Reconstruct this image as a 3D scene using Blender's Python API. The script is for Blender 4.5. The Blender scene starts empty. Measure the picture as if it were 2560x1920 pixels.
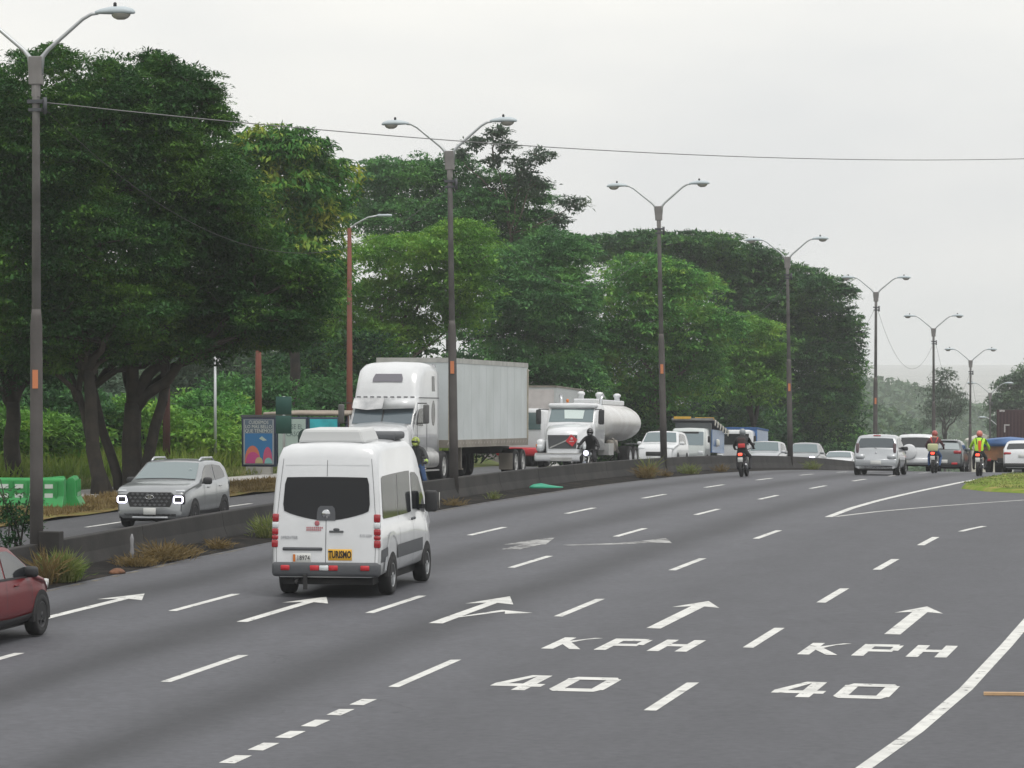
import bpy, bmesh, math, random
import numpy as np
from mathutils import Vector, Matrix
random.seed(11); RNG = np.random.default_rng(5)
scene = bpy.context.scene
COL = scene.collection
PI = math.pi
# ------------------------------------------------------------------ camera
cam = bpy.data.cameras.new('camera'); cam_o = bpy.data.objects.new('camera', cam); COL.objects.link(cam_o)
cam.sensor_width = 36.0; cam.lens = 132.34; cam.clip_start = 1.0; cam.clip_end = 20000
cam_o.location = (0, 0, 4.748); cam_o.rotation_euler = (math.radians(90 - 0.631), 0, 0)
scene.camera = cam_o
# ------------------------------------------------------------------ sky and light (overcast)
SUN_EL, SUN_AZ = math.radians(68), math.radians(150)
world = bpy.data.worlds.new('World'); scene.world = world; world.use_nodes = True
nt = world.node_tree; nt.nodes.clear()
def N(t, **kw):
    n = nt.nodes.new(t)
    for k, v in kw.items(): setattr(n, k, v)
    return n
out = N('ShaderNodeOutputWorld'); sky = N('ShaderNodeTexSky', sky_type='NISHITA', sun_disc=False)
sky.sun_elevation = SUN_EL; sky.sun_rotation = SUN_AZ; sky.dust_density = 3.0; sky.air_density = 1.5
bg1 = N('ShaderNodeBackground'); bg1.inputs[1].default_value = 0.10
nt.links.new(sky.outputs[0], bg1.inputs[0])
tc = N('ShaderNodeTexCoord'); mp = N('ShaderNodeMapping'); mp.inputs['Scale'].default_value = (4, 4, 14)
nz = N('ShaderNodeTexNoise'); nz.inputs['Scale'].default_value = 1.0; nz.inputs['Detail'].default_value = 4; nz.inputs['Roughness'].default_value = 0.5
cr = N('ShaderNodeValToRGB')
cr.color_ramp.elements[0].position = 0.36; cr.color_ramp.elements[0].color = (0.80, 0.81, 0.82, 1)
cr.color_ramp.elements[1].position = 0.64; cr.color_ramp.elements[1].color = (1.0, 0.985, 0.945, 1)
bg2 = N('ShaderNodeBackground'); bg2.inputs[1].default_value = 0.89
nt.links.new(tc.outputs['Generated'], mp.inputs[0]); nt.links.new(mp.outputs[0], nz.inputs[0]); nt.links.new(nz.outputs[0], cr.inputs[0]); nt.links.new(cr.outputs[0], bg2.inputs[0])
mx = N('ShaderNodeMixShader'); mx.inputs[0].default_value = 0.90
nt.links.new(bg1.outputs[0], mx.inputs[1]); nt.links.new(bg2.outputs[0], mx.inputs[2]); nt.links.new(mx.outputs[0], out.inputs[0])
sl = bpy.data.lights.new('sun', 'SUN'); sl.energy = 1.4; sl.angle = math.radians(28); sl.color = (1.0, 0.97, 0.92)
so = bpy.data.objects.new('sun', sl); COL.objects.link(so)
d = Vector((math.sin(SUN_AZ) * math.cos(SUN_EL), math.cos(SUN_AZ) * math.cos(SUN_EL), math.sin(SUN_EL)))
so.rotation_euler = d.to_track_quat('Z', 'Y').to_euler(); so.location = (0, 0, 60)
scene.view_settings.view_transform = 'Standard'; scene.view_settings.look = 'None'
scene.view_settings.exposure = 0.30; scene.view_settings.gamma = 1.0; scene.view_settings.use_curve_mapping = False
scene.cycles.volume_bounces = 2; scene.cycles.max_bounces = 8; scene.cycles.transparent_max_bounces = 8
scene.cycles.diffuse_bounces = 3; scene.cycles.glossy_bounces = 3

# ------------------------------------------------------------------ road frame: u along the road, v across (right positive)
TH = 0.206737; ST, CT = math.sin(TH), math.cos(TH)
def prof(u):
    def q(x): t = x - 60; return 0.010384 * t - 0.000191 * t * t
    if u < 20: return q(20) + 0.0257 * (u - 20) * math.exp(-(20 - u) / 120)
    if u <= 365: return q(u)
    L = 150.0
    return q(365) - 0.1061 * L * (1 - math.exp(-(u - 365) / L))
def bend(u):
    return -2.5e-4 * min(max(0, u - 230), 300) ** 2 - (0.15 * (u - 530) if u > 530 else 0)
def surf(u, v): return prof(u) - 0.0054 * max(min(v, 60), -60)
def XY(u, v):
    v = v + bend(u)
    return u * ST + v * CT, u * CT - v * ST
def W(u, v, dz=0.0):
    x, y = XY(u, v); return Vector((x, y, surf(u, v) + dz))
def slope(u): return (prof(u + .5) - prof(u - .5))
HEAD = PI / 2 - TH          # rotation that turns local +X down the road
# ------------------------------------------------------------------ helpers
MATS = {}
def mat(name, col, rough=0.6, metal=0.0, var=0.0, vscale=3.0, bump=0.0, bscale=40.0, coat=0.0, spec=0.5, emit=None, estr=1.0, dirt=None, dscale=2.0):
    if name in MATS: return MATS[name]
    m = bpy.data.materials.new(name); m.use_nodes = True; t = m.node_tree; b = t.nodes['Principled BSDF']
    b.inputs['Roughness'].default_value = rough; b.inputs['Metallic'].default_value = metal
    b.inputs['Coat Weight'].default_value = coat; b.inputs['Coat Roughness'].default_value = 0.08
    b.inputs['Specular IOR Level'].default_value = spec
    b.inputs['Base Color'].default_value = (*col, 1)
    if var or dirt or bump:
        tc = t.nodes.new('ShaderNodeTexCoord')
    if var or dirt:
        n = t.nodes.new('ShaderNodeTexNoise'); n.inputs['Scale'].default_value = vscale if var else dscale; n.inputs['Detail'].default_value = 5
        t.links.new(tc.outputs['Object'], n.inputs[0])
        r = t.nodes.new('ShaderNodeValToRGB')
        a = [c * (1 - var) for c in col]; c2 = [min(1, c * (1 + var)) for c in col]
        if dirt: a = list(dirt); c2 = list(col)
        r.color_ramp.elements[0].position = 0.3; r.color_ramp.elements[1].position = 0.62
        r.color_ramp.elements[0].color = (*a, 1); r.color_ramp.elements[1].color = (*c2, 1)
        t.links.new(n.outputs[0], r.inputs[0]); t.links.new(r.outputs[0], b.inputs['Base Color'])
    if bump:
        n = t.nodes.new('ShaderNodeTexNoise'); n.inputs['Scale'].default_value = bscale; n.inputs['Detail'].default_value = 4
        t.links.new(tc.outputs['Object'], n.inputs[0])
        bp = t.nodes.new('ShaderNodeBump'); bp.inputs['Strength'].default_value = bump; bp.inputs['Distance'].default_value = 0.02
        t.links.new(n.outputs[0], bp.inputs['Height']); t.links.new(bp.outputs[0], b.inputs['Normal'])
    if emit:
        b.inputs['Emission Color'].default_value = (*emit, 1); b.inputs['Emission Strength'].default_value = estr
    MATS[name] = m; return m
def leaf_mat(name, c1, c2, c3, trans=0.28):
    m = bpy.data.materials.new(name); m.use_nodes = True; t = m.node_tree; t.nodes.clear()
    o = t.nodes.new('ShaderNodeOutputMaterial'); g = t.nodes.new('ShaderNodeNewGeometry'); tc = t.nodes.new('ShaderNodeTexCoord')
    n = t.nodes.new('ShaderNodeTexNoise'); n.inputs['Scale'].default_value = 0.55; n.inputs['Detail'].default_value = 3
    t.links.new(tc.outputs['Object'], n.inputs[0])
    a = t.nodes.new('ShaderNodeMath'); a.operation = 'MULTIPLY_ADD'; a.inputs[1].default_value = 0.24
    t.links.new(g.outputs['Random Per Island'], a.inputs[0]); 
    s = t.nodes.new('ShaderNodeMath'); s.operation = 'MULTIPLY_ADD'; s.inputs[1].default_value = 1.7; s.inputs[2].default_value = -0.47
    t.links.new(n.outputs[0], s.inputs[0]); t.links.new(s.outputs[0], a.inputs[2])
    r = t.nodes.new('ShaderNodeValToRGB'); e = r.color_ramp.elements
    e[0].position = 0.1; e[0].color = (*c1, 1); e[1].position = 0.95; e[1].color = (*c3, 1)
    k = e.new(0.5); k.color = (*c2, 1)
    t.links.new(a.outputs[0], r.inputs[0])
    p = t.nodes.new('ShaderNodeBsdfPrincipled'); p.inputs['Roughness'].default_value = 0.55; p.inputs['Specular IOR Level'].default_value = 0.18
    tr = t.nodes.new('ShaderNodeBsdfTranslucent'); mxs = t.nodes.new('ShaderNodeMixShader'); mxs.inputs[0].default_value = trans
    t.links.new(r.outputs[0], p.inputs['Base Color']); t.links.new(r.outputs[0], tr.inputs[0])
    t.links.new(p.outputs[0], mxs.inputs[1]); t.links.new(tr.outputs[0], mxs.inputs[2]); t.links.new(mxs.outputs[0], o.inputs[0])
    MATS[name] = m; return m
class MB:
    def __init__(s): s.v = []; s.f = []; s.mi = []; s.m = 0; s.sm = []
    def add(s, vs, fs, smooth=False):
        o = len(s.v); s.v += [tuple(p) for p in vs]
        for f in fs: s.f.append([i + o for i in f]); s.mi.append(s.m); s.sm.append(smooth)
        return s
    def box(s, c, d, rot=None, taper=1.0):
        x, y, z = [k / 2 for k in d]; t = taper
        vs = [(-x, -y, -z), (x, -y, -z), (x, y, -z), (-x, y, -z), (-x * t, -y * t, z), (x * t, -y * t, z), (x * t, y * t, z), (-x * t, y * t, z)]
        if rot is not None: vs = [rot @ Vector(p) for p in vs]
        vs = [(p[0] + c[0], p[1] + c[1], p[2] + c[2]) for p in vs]
        return s.add(vs, [(0, 3, 2, 1), (4, 5, 6, 7), (0, 1, 5, 4), (1, 2, 6, 5), (2, 3, 7, 6), (3, 0, 4, 7)])
    def rbox(s, c, d, r=0.04, n=2, rot=None):     # box rounded on all edges (superellipsoid shell)
        bm = bmesh.new(); bmesh.ops.create_cube(bm, size=1.0)
        for v in bm.verts: v.co = Vector((v.co.x * d[0], v.co.y * d[1], v.co.z * d[2]))
        bmesh.ops.bevel(bm, geom=bm.edges[:] + bm.verts[:], offset=min(r, min(d) * .49), segments=n, affect='EDGES', profile=0.5)
        bm.verts.index_update(); vs = [v.co.copy() for v in bm.verts]
        if rot is not None: vs = [rot @ p for p in vs]
        vs = [(p[0] + c[0], p[1] + c[1], p[2] + c[2]) for p in vs]
        fs = [[v.index for v in f.verts] for f in bm.faces]; bm.free()
        return s.add(vs, fs, True)
    def tube(s, pts, radii, n=8, cap=True, sq=None):
        pts = [Vector(p) for p in pts]
        if not hasattr(radii, '__len__'): radii = [radii] * len(pts)
        rings = []; up = Vector((0, 0, 1)); pa = None
        for i, p in enumerate(pts):
            t = (pts[min(i + 1, len(pts) - 1)] - pts[max(i - 1, 0)]).normalized()
            a = (pa - t * pa.dot(t)) if pa is not None else t.cross(up)
            if a.length < 1e-3: a = t.cross(Vector((1, 0, 0)))
            a.normalize(); pa = a; b = t.cross(a).normalized()
            rings.append([p + (a * math.cos(2 * PI * k / n) + b * math.sin(2 * PI * k / n)) * radii[i] for k in range(n)])
        vs = [q for r in rings for q in r]; fs = []
        for i in range(len(rings) - 1):
            for k in range(n):
                fs.append((i * n + k, i * n + (k + 1) % n, (i + 1) * n + (k + 1) % n, (i + 1) * n + k))
        if cap: fs += [tuple(range(n))[::-1], tuple((len(rings) - 1) * n + k for k in range(n))]
        return s.add(vs, fs, True)
    def loft(s, rings, closed=True, cap=True, smooth=True):
        n = len(rings[0]); vs = [q for r in rings for q in r]; fs = []
        m = n if closed else n - 1
        for i in range(len(rings) - 1):
            for k in range(m): fs.append((i * n + k, i * n + (k + 1) % n, (i + 1) * n + (k + 1) % n, (i + 1) * n + k))
        if cap and closed: fs += [tuple(range(n))[::-1], tuple((len(rings) - 1) * n + k for k in range(n))]
        return s.add(vs, fs, smooth)
    def lathe(s, prof_, axis='z', n=20, c=(0, 0, 0), smooth=True, cap=True):
        rings = []
        for r, h in prof_:
            ring = []
            for k in range(n):
                a = 2 * PI * k / n; x, y = r * math.cos(a), r * math.sin(a)
                p = {'z': (x, y, h), 'y': (x, h, y), 'x': (h, x, y)}[axis]
                ring.append((p[0] + c[0], p[1] + c[1], p[2] + c[2]))
            rings.append(ring)
        return s.loft(rings, smooth=smooth, cap=cap)
    def sphere(s, c, r, n=12, m=8):
        rx, ry, rz = r if hasattr(r, '__len__') else (r, r, r)
        rings = []
        for i in range(1, m):
            a = PI * i / m - PI / 2
            rings.append([(c[0] + rx * math.cos(a) * math.cos(2 * PI * k / n), c[1] + ry * math.cos(a) * math.sin(2 * PI * k / n), c[2] + rz * math.sin(a)) for k in range(n)])
        return s.loft(rings)
    def prism(s, poly, axis, a, b):      # polygon of 2d points extruded along axis from a to b
        def P(p, h): return {'x': (h, p[0], p[1]), 'y': (p[0], h, p[1]), 'z': (p[0], p[1], h)}[axis]
        n = len(poly)
        vs = [P(p, a) for p in poly] + [P(p, b) for p in poly]
        fs = [tuple(range(n)), tuple(range(n, 2 * n))[::-1]] + [(k, (k + 1) % n, n + (k + 1) % n, n + k) for k in range(n)]
        return s.add(vs, fs)
    def mesh(s, name, mats, bevel=0, recalc=True):
        me = bpy.data.meshes.new(name); me.from_pydata(s.v, [], s.f)
        for m in (mats if isinstance(mats, (list, tuple)) else [mats]): me.materials.append(m)
        me.polygons.foreach_set('material_index', s.mi); me.polygons.foreach_set('use_smooth', s.sm)
        if recalc or bevel:
            bm = bmesh.new(); bm.from_mesh(me)
            if recalc: bmesh.ops.recalc_face_normals(bm, faces=bm.faces[:])
            if bevel:
                es = [e for e in bm.edges if len(e.link_faces) == 2 and e.calc_face_angle(0) > 0.6]
                bmesh.ops.bevel(bm, geom=es, offset=bevel, segments=2, affect='EDGES', profile=.5)
            bm.to_mesh(me); bm.free()
        me.update(); return me
    def build(s, name, mats, parent=None, bevel=0, recalc=True, loc=None):
        return link(name, s.mesh(name, mats, bevel, recalc), parent, loc)
def link(name, me, parent=None, loc=None, rot=None):
    o = bpy.data.objects.new(name, me); COL.objects.link(o)
    if parent is not None: o.parent = parent
    if loc is not None: o.location = loc
    if rot is not None: o.rotation_euler = rot
    return o
def tag(o, label=None, cat=None, group=None, kind=None):
    if label: o['label'] = label
    if cat: o['category'] = cat
    if group: o['group'] = group
    if kind: o['kind'] = kind
    return o
def thing(name, label, cat, loc=(0, 0, 0), rot=(0, 0, 0), group=None):
    o = bpy.data.objects.new(name, None); COL.objects.link(o); o.empty_display_size = 0.3
    o.location = loc; o.rotation_euler = rot
    return tag(o, label, cat, group)
def structure(o): o['kind'] = 'structure'; return o
def copy_tree(o, parent=None):
    c = o.copy(); COL.objects.link(c)
    if parent is not None: c.parent = parent
    for ch in list(o.children): copy_tree(ch, c)
    return c
def road_rot(u, sgn=1): return (0, -sgn * math.atan(slope(u)), HEAD if sgn > 0 else HEAD - PI)
def text_mesh(txt, size, ext=0.004, sx=1.0, bold=0.0):
    cu = bpy.data.curves.new('t', 'FONT'); cu.body = txt; cu.size = size; cu.extrude = ext; cu.offset = bold
    cu.align_x = 'CENTER'; cu.align_y = 'CENTER'; cu.resolution_u = 2
    o = bpy.data.objects.new('t', cu); COL.objects.link(o)
    dg = bpy.context.evaluated_depsgraph_get(); me = bpy.data.meshes.new_from_object(o.evaluated_get(dg))
    bpy.data.objects.remove(o); bpy.data.curves.remove(cu)
    n = len(me.vertices); a = np.empty(n * 3); me.vertices.foreach_get('co', a); a = a.reshape(-1, 3); a[:, 0] *= sx
    me.vertices.foreach_set('co', a.ravel()); me.update(); return me
def text(name, txt, size, m, parent, loc, rot, sx=1.0, ext=0.003, bold=0.0):
    me = text_mesh(txt, size, ext, sx, bold); me.materials.clear(); me.materials.append(m)
    return link(name, me, parent, loc, rot)
# ------------------------------------------------------------------ setting: ground, roads, verges
def road_mat(name, base, streak, warm, edge_v=None):
    m = bpy.data.materials.new(name); m.use_nodes = True; t = m.node_tree; b = t.nodes['Principled BSDF']
    tc = t.nodes.new('ShaderNodeTexCoord'); sp = t.nodes.new('ShaderNodeSeparateXYZ'); t.links.new(tc.outputs['Object'], sp.inputs[0])
    def math_(op, a, bb=None, c=None):
        n = t.nodes.new('ShaderNodeMath'); n.operation = op
        for i, x in enumerate((a, bb, c)):
            if x is None: continue
            if isinstance(x, (int, float)): n.inputs[i].default_value = x
            else: t.links.new(x, n.inputs[i])
        return n.outputs[0]
    def noise(scale, sc3, det=4):
        mp = t.nodes.new('ShaderNodeMapping'); mp.inputs['Scale'].default_value = sc3; t.links.new(tc.outputs['Object'], mp.inputs[0])
        n = t.nodes.new('ShaderNodeTexNoise'); n.inputs['Scale'].default_value = scale; n.inputs['Detail'].default_value = det
        t.links.new(mp.outputs[0], n.inputs[0]); return n.outputs[0]
    long_ = noise(1.0, (0.6, 0.03, 1)); mid = noise(1.0, (0.35, 0.12, 1)); fine = noise(55.0, (1, 1, 1), 2); patch = noise(1.0, (1.4, 0.5, 1), 6)
    v = math_('ADD', sp.outputs[0], math_('MULTIPLY_ADD', mid, 0.9, -0.45))
    ph = math_('MULTIPLY', math_('ADD', v, 20.85), 2 * PI / 3.42)
    band = math_('POWER', math_('MULTIPLY_ADD', math_('COSINE', ph), 0.5, 0.5), 2.2)
    fade = t.nodes.new('ShaderNodeMapRange'); fade.inputs['From Min'].default_value = -12.8; fade.inputs['From Max'].default_value = -10.5
    fade.inputs['To Min'].default_value = 1.0; fade.inputs['To Max'].default_value = 0.12
    t.links.new(sp.outputs[0], fade.inputs[0])
    amt = math_('MULTIPLY', math_('MULTIPLY', band, fade.outputs[0]), math_('MULTIPLY_ADD', long_, 0.5, 0.6))
    k = math_('SUBTRACT', 1.0, math_('MULTIPLY', amt, streak))
    k = math_('MULTIPLY', k, math_('MULTIPLY_ADD', patch, 0.36, 0.82))
    k = math_('MULTIPLY', k, math_('MULTIPLY_ADD', fine, 0.5, 0.75))
    grain = noise(7.0, (1, 1, 1), 6); k = math_('MULTIPLY', k, math_('MULTIPLY_ADD', grain, 0.8, 0.60))
    vo_ = t.nodes.new('ShaderNodeTexVoronoi'); vo_.feature = 'DISTANCE_TO_EDGE'; vo_.inputs['Scale'].default_value = .33
    wv = t.nodes.new('ShaderNodeVectorMath'); wv.operation = 'ADD'; wn = t.nodes.new('ShaderNodeTexNoise'); wn.inputs['Scale'].default_value = 1.2; wn.inputs['Detail'].default_value = 6; t.links.new(tc.outputs['Object'], wn.inputs[0]); t.links.new(tc.outputs['Object'], wv.inputs[0]); t.links.new(wn.outputs['Color'], wv.inputs[1]); t.links.new(wv.outputs[0], vo_.inputs[0])
    cm = t.nodes.new('ShaderNodeMapRange'); cm.inputs['From Min'].default_value = 0.0; cm.inputs['From Max'].default_value = 0.012; cm.inputs['To Min'].default_value = 0.72; cm.inputs['To Max'].default_value = 1.0; t.links.new(vo_.outputs['Distance'], cm.inputs[0])
    cmask = math_('GREATER_THAN', noise(.22, (1, .6, 1), 2), .60); crk = math_('SUBTRACT', 1.0, math_('MULTIPLY', cmask, math_('SUBTRACT', 1.0, cm.outputs[0]))); k = math_('MULTIPLY', k, crk)
    wide = t.nodes.new('ShaderNodeMapRange'); wide.inputs['From Min'].default_value = -13; wide.inputs['From Max'].default_value = -10
    wide.inputs['To Min'].default_value = 1.0; wide.inputs['To Max'].default_value = warm; t.links.new(sp.outputs[0], wide.inputs[0])
    k = math_('MULTIPLY', k, wide.outputs[0])
    mxc = t.nodes.new('ShaderNodeMix'); mxc.data_type = 'RGBA'; mxc.blend_type = 'MULTIPLY'; mxc.inputs[0].default_value = 1
    mxc.inputs[6].default_value = (*base, 1); cb = t.nodes.new('ShaderNodeCombineColor')
    for i in range(3): t.links.new(k, cb.inputs[i])
    t.links.new(cb.outputs[0], mxc.inputs[7]); t.links.new(mxc.outputs[2], b.inputs['Base Color'])
    b.inputs['Roughness'].default_value = 0.62; b.inputs['Specular IOR Level'].default_value = 0.28
    bp = t.nodes.new('ShaderNodeBump'); bp.inputs['Strength'].default_value = 0.35; bp.inputs['Distance'].default_value = 0.01
    t.links.new(fine, bp.inputs['Height']); t.links.new(bp.outputs[0], b.inputs['Normal'])
    MATS[name] = m; return m
def ground_mat(name, c1, c2, c3, scale=0.35, bump=0.5):
    m = bpy.data.materials.new(name); m.use_nodes = True; t = m.node_tree; b = t.nodes['Principled BSDF']
    tc = t.nodes.new('ShaderNodeTexCoord'); n = t.nodes.new('ShaderNodeTexNoise'); n.inputs['Scale'].default_value = scale; n.inputs['Detail'].default_value = 9; n.inputs['Roughness'].default_value = 0.65
    t.links.new(tc.outputs['Object'], n.inputs[0]); r = t.nodes.new('ShaderNodeValToRGB'); e = r.color_ramp.elements
    e[0].position = 0.34; e[0].color = (*c1, 1); e[1].position = 0.66; e[1].color = (*c3, 1); q = e.new(0.5); q.color = (*c2, 1)
    t.links.new(n.outputs[0], r.inputs[0]); t.links.new(r.outputs[0], b.inputs['Base Color']); b.inputs['Roughness'].default_value = 0.95; b.inputs['Specular IOR Level'].default_value = 0.06
    bp = t.nodes.new('ShaderNodeBump'); bp.inputs['Strength'].default_value = bump; bp.inputs['Distance'].default_value = 0.1
    t.links.new(n.outputs[0], bp.inputs['Height']); t.links.new(bp.outputs[0], b.inputs['Normal'])
    MATS[name] = m; return m
ASPH = road_mat('asphalt', (0.088, 0.090, 0.101), 0.56, 0.84)
ASPH2 = road_mat('asphalt_opposite', (0.084, 0.085, 0.092), 0.25, 1.0)
SOIL = ground_mat('soil_and_weeds', (0.045, 0.06, 0.02), (0.08, 0.105, 0.03), (0.14, 0.13, 0.06))
GRASSG = ground_mat('mown_grass', (0.09, 0.16, 0.02), (0.17, 0.24, 0.04), (0.33, 0.27, 0.10), 0.9, 0.4)
DRYG = ground_mat('dry_grass', (0.10, 0.085, 0.035), (0.19, 0.14, 0.06), (0.15, 0.16, 0.05), 1.2, 0.5)
DIRT = ground_mat('median_dirt', (0.012, 0.0115, 0.011), (0.021, 0.020, 0.019), (0.042, 0.036, 0.030), 1.6, 0.6)
CONC = mat('path_concrete', (0.34, 0.33, 0.31), 0.85, var=0.18, vscale=1.2, bump=0.2)
def sheet(name, m, us, vs, dz, parent=None, loc_frame=True, zfun=None):
    """grid over u x v following the road surface; object axes: x = v, y = u"""
    V = []; F = []
    for u in us:
        row = vs(u) if callable(vs) else vs
        for v in row:
            vb = v + bend(u)
            V.append((vb, u, surf(u, v) + dz + (zfun(u, v) if zfun else 0)))
    n = len(vs(us[0]) if callable(vs) else vs)
    for i in range(len(us) - 1):
        for k in range(n - 1): F.append((i * n + k, i * n + k + 1, (i + 1) * n + k + 1, (i + 1) * n + k))
    me = bpy.data.meshes.new(name); me.from_pydata(V, [], F); me.materials.append(m); me.update()
    me.polygons.foreach_set('use_smooth', [True] * len(F))
    o = link(name, me, parent)
    if parent is None: o.rotation_euler = (0, 0, -TH)
    return o
def rng(a, b, s):
    n = max(1, int(math.ceil((b - a) / s))); return [a + (b - a) * i / n for i in range(n + 1)]
def lin(a, b, n): return [a + (b - a) * i / n for i in range(n + 1)]
# terrain to the horizon
def bank(u, v):
    z = 0.0
    if v < -36: z += 0.25 * min(1, (-36 - v) / 3)
    if v < -50: z += 5.5 * (1 - math.exp(-((-50 - v) / 9.0) ** 2)) * max(0, min(1, (330 - u) / 90.0))
    return z - 0.12
us = rng(-120, 20, 14) + rng(24, 400, 4) + rng(420, 900, 30)
vs_ = [-4200, -2400, -1200, -600, -300, -180, -120, -95] + lin(-85, 30, 46) + [45, 70, 120, 300, 700, 1500, 3000, 4200]
ground = structure(sheet('ground', SOIL, us, vs_, 0.0, zfun=bank))
HAZE_PALE = ground_mat('haze_paled_valley_floor', (0.26, 0.27, 0.25), (0.33, 0.33, 0.31), (0.40, 0.39, 0.37), 0.01, 0.1)  # far ground paled in its own colour in place of thicker haze
valley = structure(sheet('valley_floor', HAZE_PALE, rng(900, 6000, 300), vs_, 0.0, zfun=bank))
URNG = rng(-40, 20, 6) + rng(22, 370, 2) + rng(375, 700, 15)
def vr(u):
    right = 9.0 if u < 118 else -2.0
    return lin(-23.5, right, 26)
road = structure(sheet('road', ASPH, URNG, vr, 0.0))
def vo(u):
    w = -30.6 if u < 112 else (-30.6 - 6.4 * min(1, (u - 112) / 40.0) if u > 130 else -30.6)
    if u > 130: w = -30.6 - 6.0 * min(1, (u - 130) / 40.0)
    return lin(w, -24.15, 8)
opp = structure(sheet('opposite_road', ASPH2, URNG, vo, 0.0))
def vz(u, v):   # dirt wedge that rises from the gutter to the wall
    return 0.07 * max(0, min(1, (-22.75 - v) / 0.9))
median = structure(sheet('median_strip', DIRT, rng(-40, 370, 2), [-24.3, -24.0, -23.65, -23.3, -23.0, -22.7], 0.004, zfun=vz))
# verge and footpath on the far side
tan = structure(sheet('roadside_verge', DRYG, rng(40, 128, 2), lambda u: lin(-33.3, -30.5, 6), 0.05, zfun=lambda u, v: 0.10 * math.sin(max(0, min(1, (v + 33.3) / 2.8)) * PI) + 0.03 * math.sin(u * 2.1 + v)))
path = structure(sheet('footpath', CONC, rng(60, 150, 3), lambda u: lin(-35.6, -33.3, 3), 0.10))
# grass island of the exit
isl = [(124.3, -11.0), (130, -11.35), (138, -11.55), (142, -11.55), (147, -11.2), (149, -9.5), (149.5, -4), (149, 2), (119, 2), (118.6, -4), (119, -8.2), (121.0, -9.9)]
cx_, cy_ = 135, -4.5
mb = MB(); ring0 = []; ring1 = []; ring2 = []
for u, v in isl:
    for lst, k, h in ((ring0, 1.0, -0.05), (ring1, 0.985, 0.10), (ring2, 0.90, 0.17)):
        uu, vv = cx_ + (u - cx_) * k, cy_ + (v - cy_) * k
        lst.append((vv, uu, surf(uu, vv) + h))
n = len(isl); mb.add(ring0 + ring1 + ring2, [(r * n + k, r * n + (k + 1) % n, (r + 1) * n + (k + 1) % n, (r + 1) * n + k) for r in (0, 1) for k in range(n)] + [tuple(2 * n + k for k in range(n))], True)
island = mb.build('grass_island', GRASSG); island.rotation_euler = (0, 0, -TH); structure(island)
# ------------------------------------------------------------------ painted markings (parts of the road)
WHITE = mat('road_paint', (0.66, 0.66, 0.63), 0.7, dirt=(0.50, 0.50, 0.48), dscale=2.5)
WORN = mat('worn_road_paint', (0.42, 0.42, 0.41), 0.8, dirt=(0.18, 0.18, 0.18), dscale=3.0)
YELL = mat('faded_yellow_paint', (0.22, 0.19, 0.13), 0.85, dirt=(0.14, 0.135, 0.125), dscale=1.3)
def wear(m, lo, hi, sc):
    t = m.node_tree; b = t.nodes['Principled BSDF']; tc = t.nodes.new('ShaderNodeTexCoord'); n = t.nodes.new('ShaderNodeTexNoise'); n.inputs['Scale'].default_value = sc; n.inputs['Detail'].default_value = 8; n.inputs['Roughness'].default_value = .7
    t.links.new(tc.outputs['Object'], n.inputs[0]); r = t.nodes.new('ShaderNodeMapRange'); r.inputs['From Min'].default_value = lo; r.inputs['From Max'].default_value = hi; t.links.new(n.outputs[0], r.inputs[0])
    tr = t.nodes.new('ShaderNodeBsdfTransparent'); mx = t.nodes.new('ShaderNodeMixShader'); o = t.nodes['Material Output']; t.links.new(r.outputs[0], mx.inputs[0]); t.links.new(tr.outputs[0], mx.inputs[1]); t.links.new(b.outputs[0], mx.inputs[2]); t.links.new(mx.outputs[0], o.inputs[0])
wear(WHITE, .345, .40, 4.5); wear(WORN, .34, .50, 2.2); wear(YELL, .45, .6, 1.5)
def poly_mark(name, pts, m=WHITE, par=road, dz=0.004):
    """flat painted polygon(s); pts are (u, v) quads subdivided along u"""
    V = []; F = []
    for q in pts:
        (a, b, c, d_) = q; L = max(abs(a[0] - d_[0]), abs(b[0] - c[0])); n = max(1, int(L / 1.5)); o = len(V)
        for i in range(n + 1):
            t = i / n
            for p, r in ((a, d_), (b, c)):
                u, v = p[0] + (r[0] - p[0]) * t, p[1] + (r[1] - p[1]) * t
                V.append((v + bend(u), u, surf(u, v) + dz))
        for i in range(n): F.append((o + 2 * i, o + 2 * i + 1, o + 2 * i + 3, o + 2 * i + 2))
    me = bpy.data.meshes.new(name); me.from_pydata(V, [], F); me.materials.append(m); me.update()
    return link(name, me, par)
def strip(name, uv, w, m=WHITE, par=road, dz=0.004):
    qs = []
    L = []; R = []
    for i, (u, v) in enumerate(uv):
        a = uv[max(i - 1, 0)]; b = uv[min(i + 1, len(uv) - 1)]; du, dv = b[0] - a[0], b[1] - a[1]; l = math.hypot(du, dv)
        nu, nv = -dv / l * w / 2, du / l * w / 2
        L.append((u + nu, v + nv)); R.append((u - nu, v - nv))
    for i in range(len(uv) - 1): qs.append((L[i], R[i], R[i + 1], L[i + 1]))
    return poly_mark(name, qs, m, par, dz)
def dash(u, v, L=3.98, w=0.155, m=WHITE, par=road):
    j = random.uniform(-.03, .03)
    return poly_mark('lane_dash', [((u + j, v - w / 2), (u + j - .02, v + w / 2), (u + L + j, v + w / 2), (u + L - .03, v - w / 2))], m, par)
P_ = 11.841
for i in range(-2, 16): dash(62.17 - P_ + (i + 1) * P_, -19.02)
for i in range(-1, 17): dash(50.79 + i * P_, -15.63)
for i in range(0, 4): dash(50.83 + i * P_, -12.35)
for i in range(6): dash(42.4 + i * 1.235, -12.30, 0.72, 0.20)
for i in range(0, 5): dash(48.78 + i * 9.0, -8.38, 3.6, 0.17)
strip('lane_dash', [(91.2, -8.05), (92.8, -7.9), (94.1, -7.72)], 0.15)
strip('edge_line', [(u, -22.55) for u in rng(30, 220, 4)], 0.10, YELL)
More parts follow.
